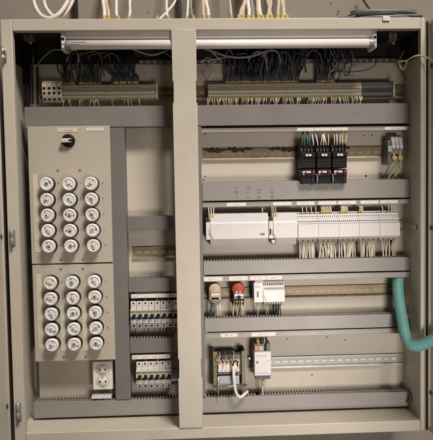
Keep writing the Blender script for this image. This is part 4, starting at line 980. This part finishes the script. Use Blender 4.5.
gi = [(231.5, 229, .0038), (239, 245, .0058), (243, 244.5, .0045), (248.5, 248, .0055), (253, 251, .005), (258.5, 257, .0045), (262.5, 259, .0045), (267, 270, .006), (271.5, 267, .0045), (277.5, 278, .005), (282.5, 283, .0055), (287, 281, .0045)]
for j, (q0, q1, r) in enumerate(gi):
    riser(q0, q1, r, random.choice(['wbeige', 'wwhite', 'wgrey', 'wbeige']), '{c} cable in the thick cluster rising right of the centre post', 'cable cluster above the right section')
for (q0, q1, y, r, k, lab) in ((75.2, 75.0, .185, .0085, 'wblack', 'thick black pipe running down the wall at upper left'), (179.2, 178.8, .185, .0065, 'wdgrey', 'dark pipe running down the wall above the post')):
    p = at(q0, 10, y); b = MB(); b.tube([(p.x, y, TOPZ - .03), (p.x, y, TOPZ + .40)], r, k, n=16, sub=1); o = b.build('pipe'); tag(o, lab, 'pipe'); 
# the looped white cables at upper left
y = .12
pxwire([(31.5, -8, y), (35, 6, y), (40.5, 14.8, y - .01), (48.5, 18.4, y - .02), (56.5, 15.5, y - .02), (63, 9, y - .01), (68.5, -1, y), (70, -10, y)], .0062, 'wwhite', 'white cable, the wider of two hanging loops at upper left', 'two white cable loops', n=14)
pxwire([(43, -8, y + .02), (44.5, 4, y + .02), (48.5, 11.5, y + .015), (54, 16.6, y + .01), (61, 17.0, y + .006), (67, 11, y + .01), (72.5, 1, y + .02), (74, -8, y + .02)], .0055, 'wwhite', 'white cable, the narrower of two hanging loops at upper left', 'two white cable loops', n=14)
# coil of grey cable lying on top
b = MB(); c = at(383, 16, .11); 
pts = []
TR = [(R(-.012, .012), R(.082, .108), R(.034, .056), R(.006, .030), R(-.3, .3)) for _ in range(9)]
for j in range(7 * 16 + 1):
    a = 2 * math.pi * j / 16; t = j / 16; i0 = int(t); f0 = t - i0; f0 = f0 * f0 * (3 - 2 * f0)
    ox, rx, ry, tl, ph = [TR[i0][q] * (1 - f0) + TR[i0 + 1][q] * f0 for q in range(5)]
    up = (1 + math.sin(a + ph)) * .5
    pts.append((c.x + .002 + ox + rx * math.cos(a), .108 + ry * math.sin(a), TOPZ + .012 + .0042 * t + tl * up))
b.tube(pts, .0050, 'coilg', n=10, sub=3); co = b.build('cable_coil'); tag(co, 'coil of grey cable with a white tag lying on the cabinet top', 'cable coil')
q = at(386.5, 18.4, -.008); b = MB(); b.box(q.x - .0100, q.x + .0100, -.008, -.006, q.z - .0065, q.z + .0065, 'label', .0008); b.box(q.x - .006, q.x + .006, -.0065, .05, q.z + .0035, q.z + .0055, 'label'); b.marks(q.x - .006, q.x + .006, q.z - .001, q.z + .002, -.008, 'inkg', 4); k = b.build('tag'); k.parent = co
pxwire([(342, 19.5, .13), (352, 15.5, .12), (362, 13.5, .11), (370, 13, .11)], .005, 'wdgrey', 'dark cable tail leaving the left side of the coil')
pxwire([(338, 18.5, .10), (348, 17.5, .09), (362, 15.5, .09), (380, 15, .085), (398, 16.5, .085), (416, 18.6, .09)], .0036, 'wdgrey', 'dark loose strand lying across the front of the coil')
pxwire([(352, 17.5, .15), (366, 11.5, .155), (386, 9.6, .155), (404, 11.5, .15), (417, 17.8, .13)], .0042, 'wdgrey', 'dark strand arching high behind the coil')
pxwire([(360.5, -6, .18), (363.5, 0, .17), (367, 5.5, .15), (371, 11.5, .12), (371.5, 14, .12)], .0032, 'wblack', 'thin black cable coming down the wall to the coil')
# small screws and plugged holes in the wall
for (qx, qy, r) in ((148.5, 12, .003), (168, 4.5, .003), (192.5, 5.5, .003), (338.5, 11, .0035), (337.5, 13.8, .003), (339, 17, .003), (331, 3, .003), (268, 6, .003), (256, 3.5, .003)):
    p = at(qx, qy, .206); b = MB(); b.lathe([(r, -.001), (r * .9, .0014), (0, .0018)], (p.x, .206, p.z), 'inkg', n=12); o = b.build('wall_plug'); tag(o, 'small dark screw plug in the wall above the cabinet', 'wall plug', 'dark screw plugs in the wall')

for o in list(COL.objects):
    if '_w' in o.keys(): del o['_w']
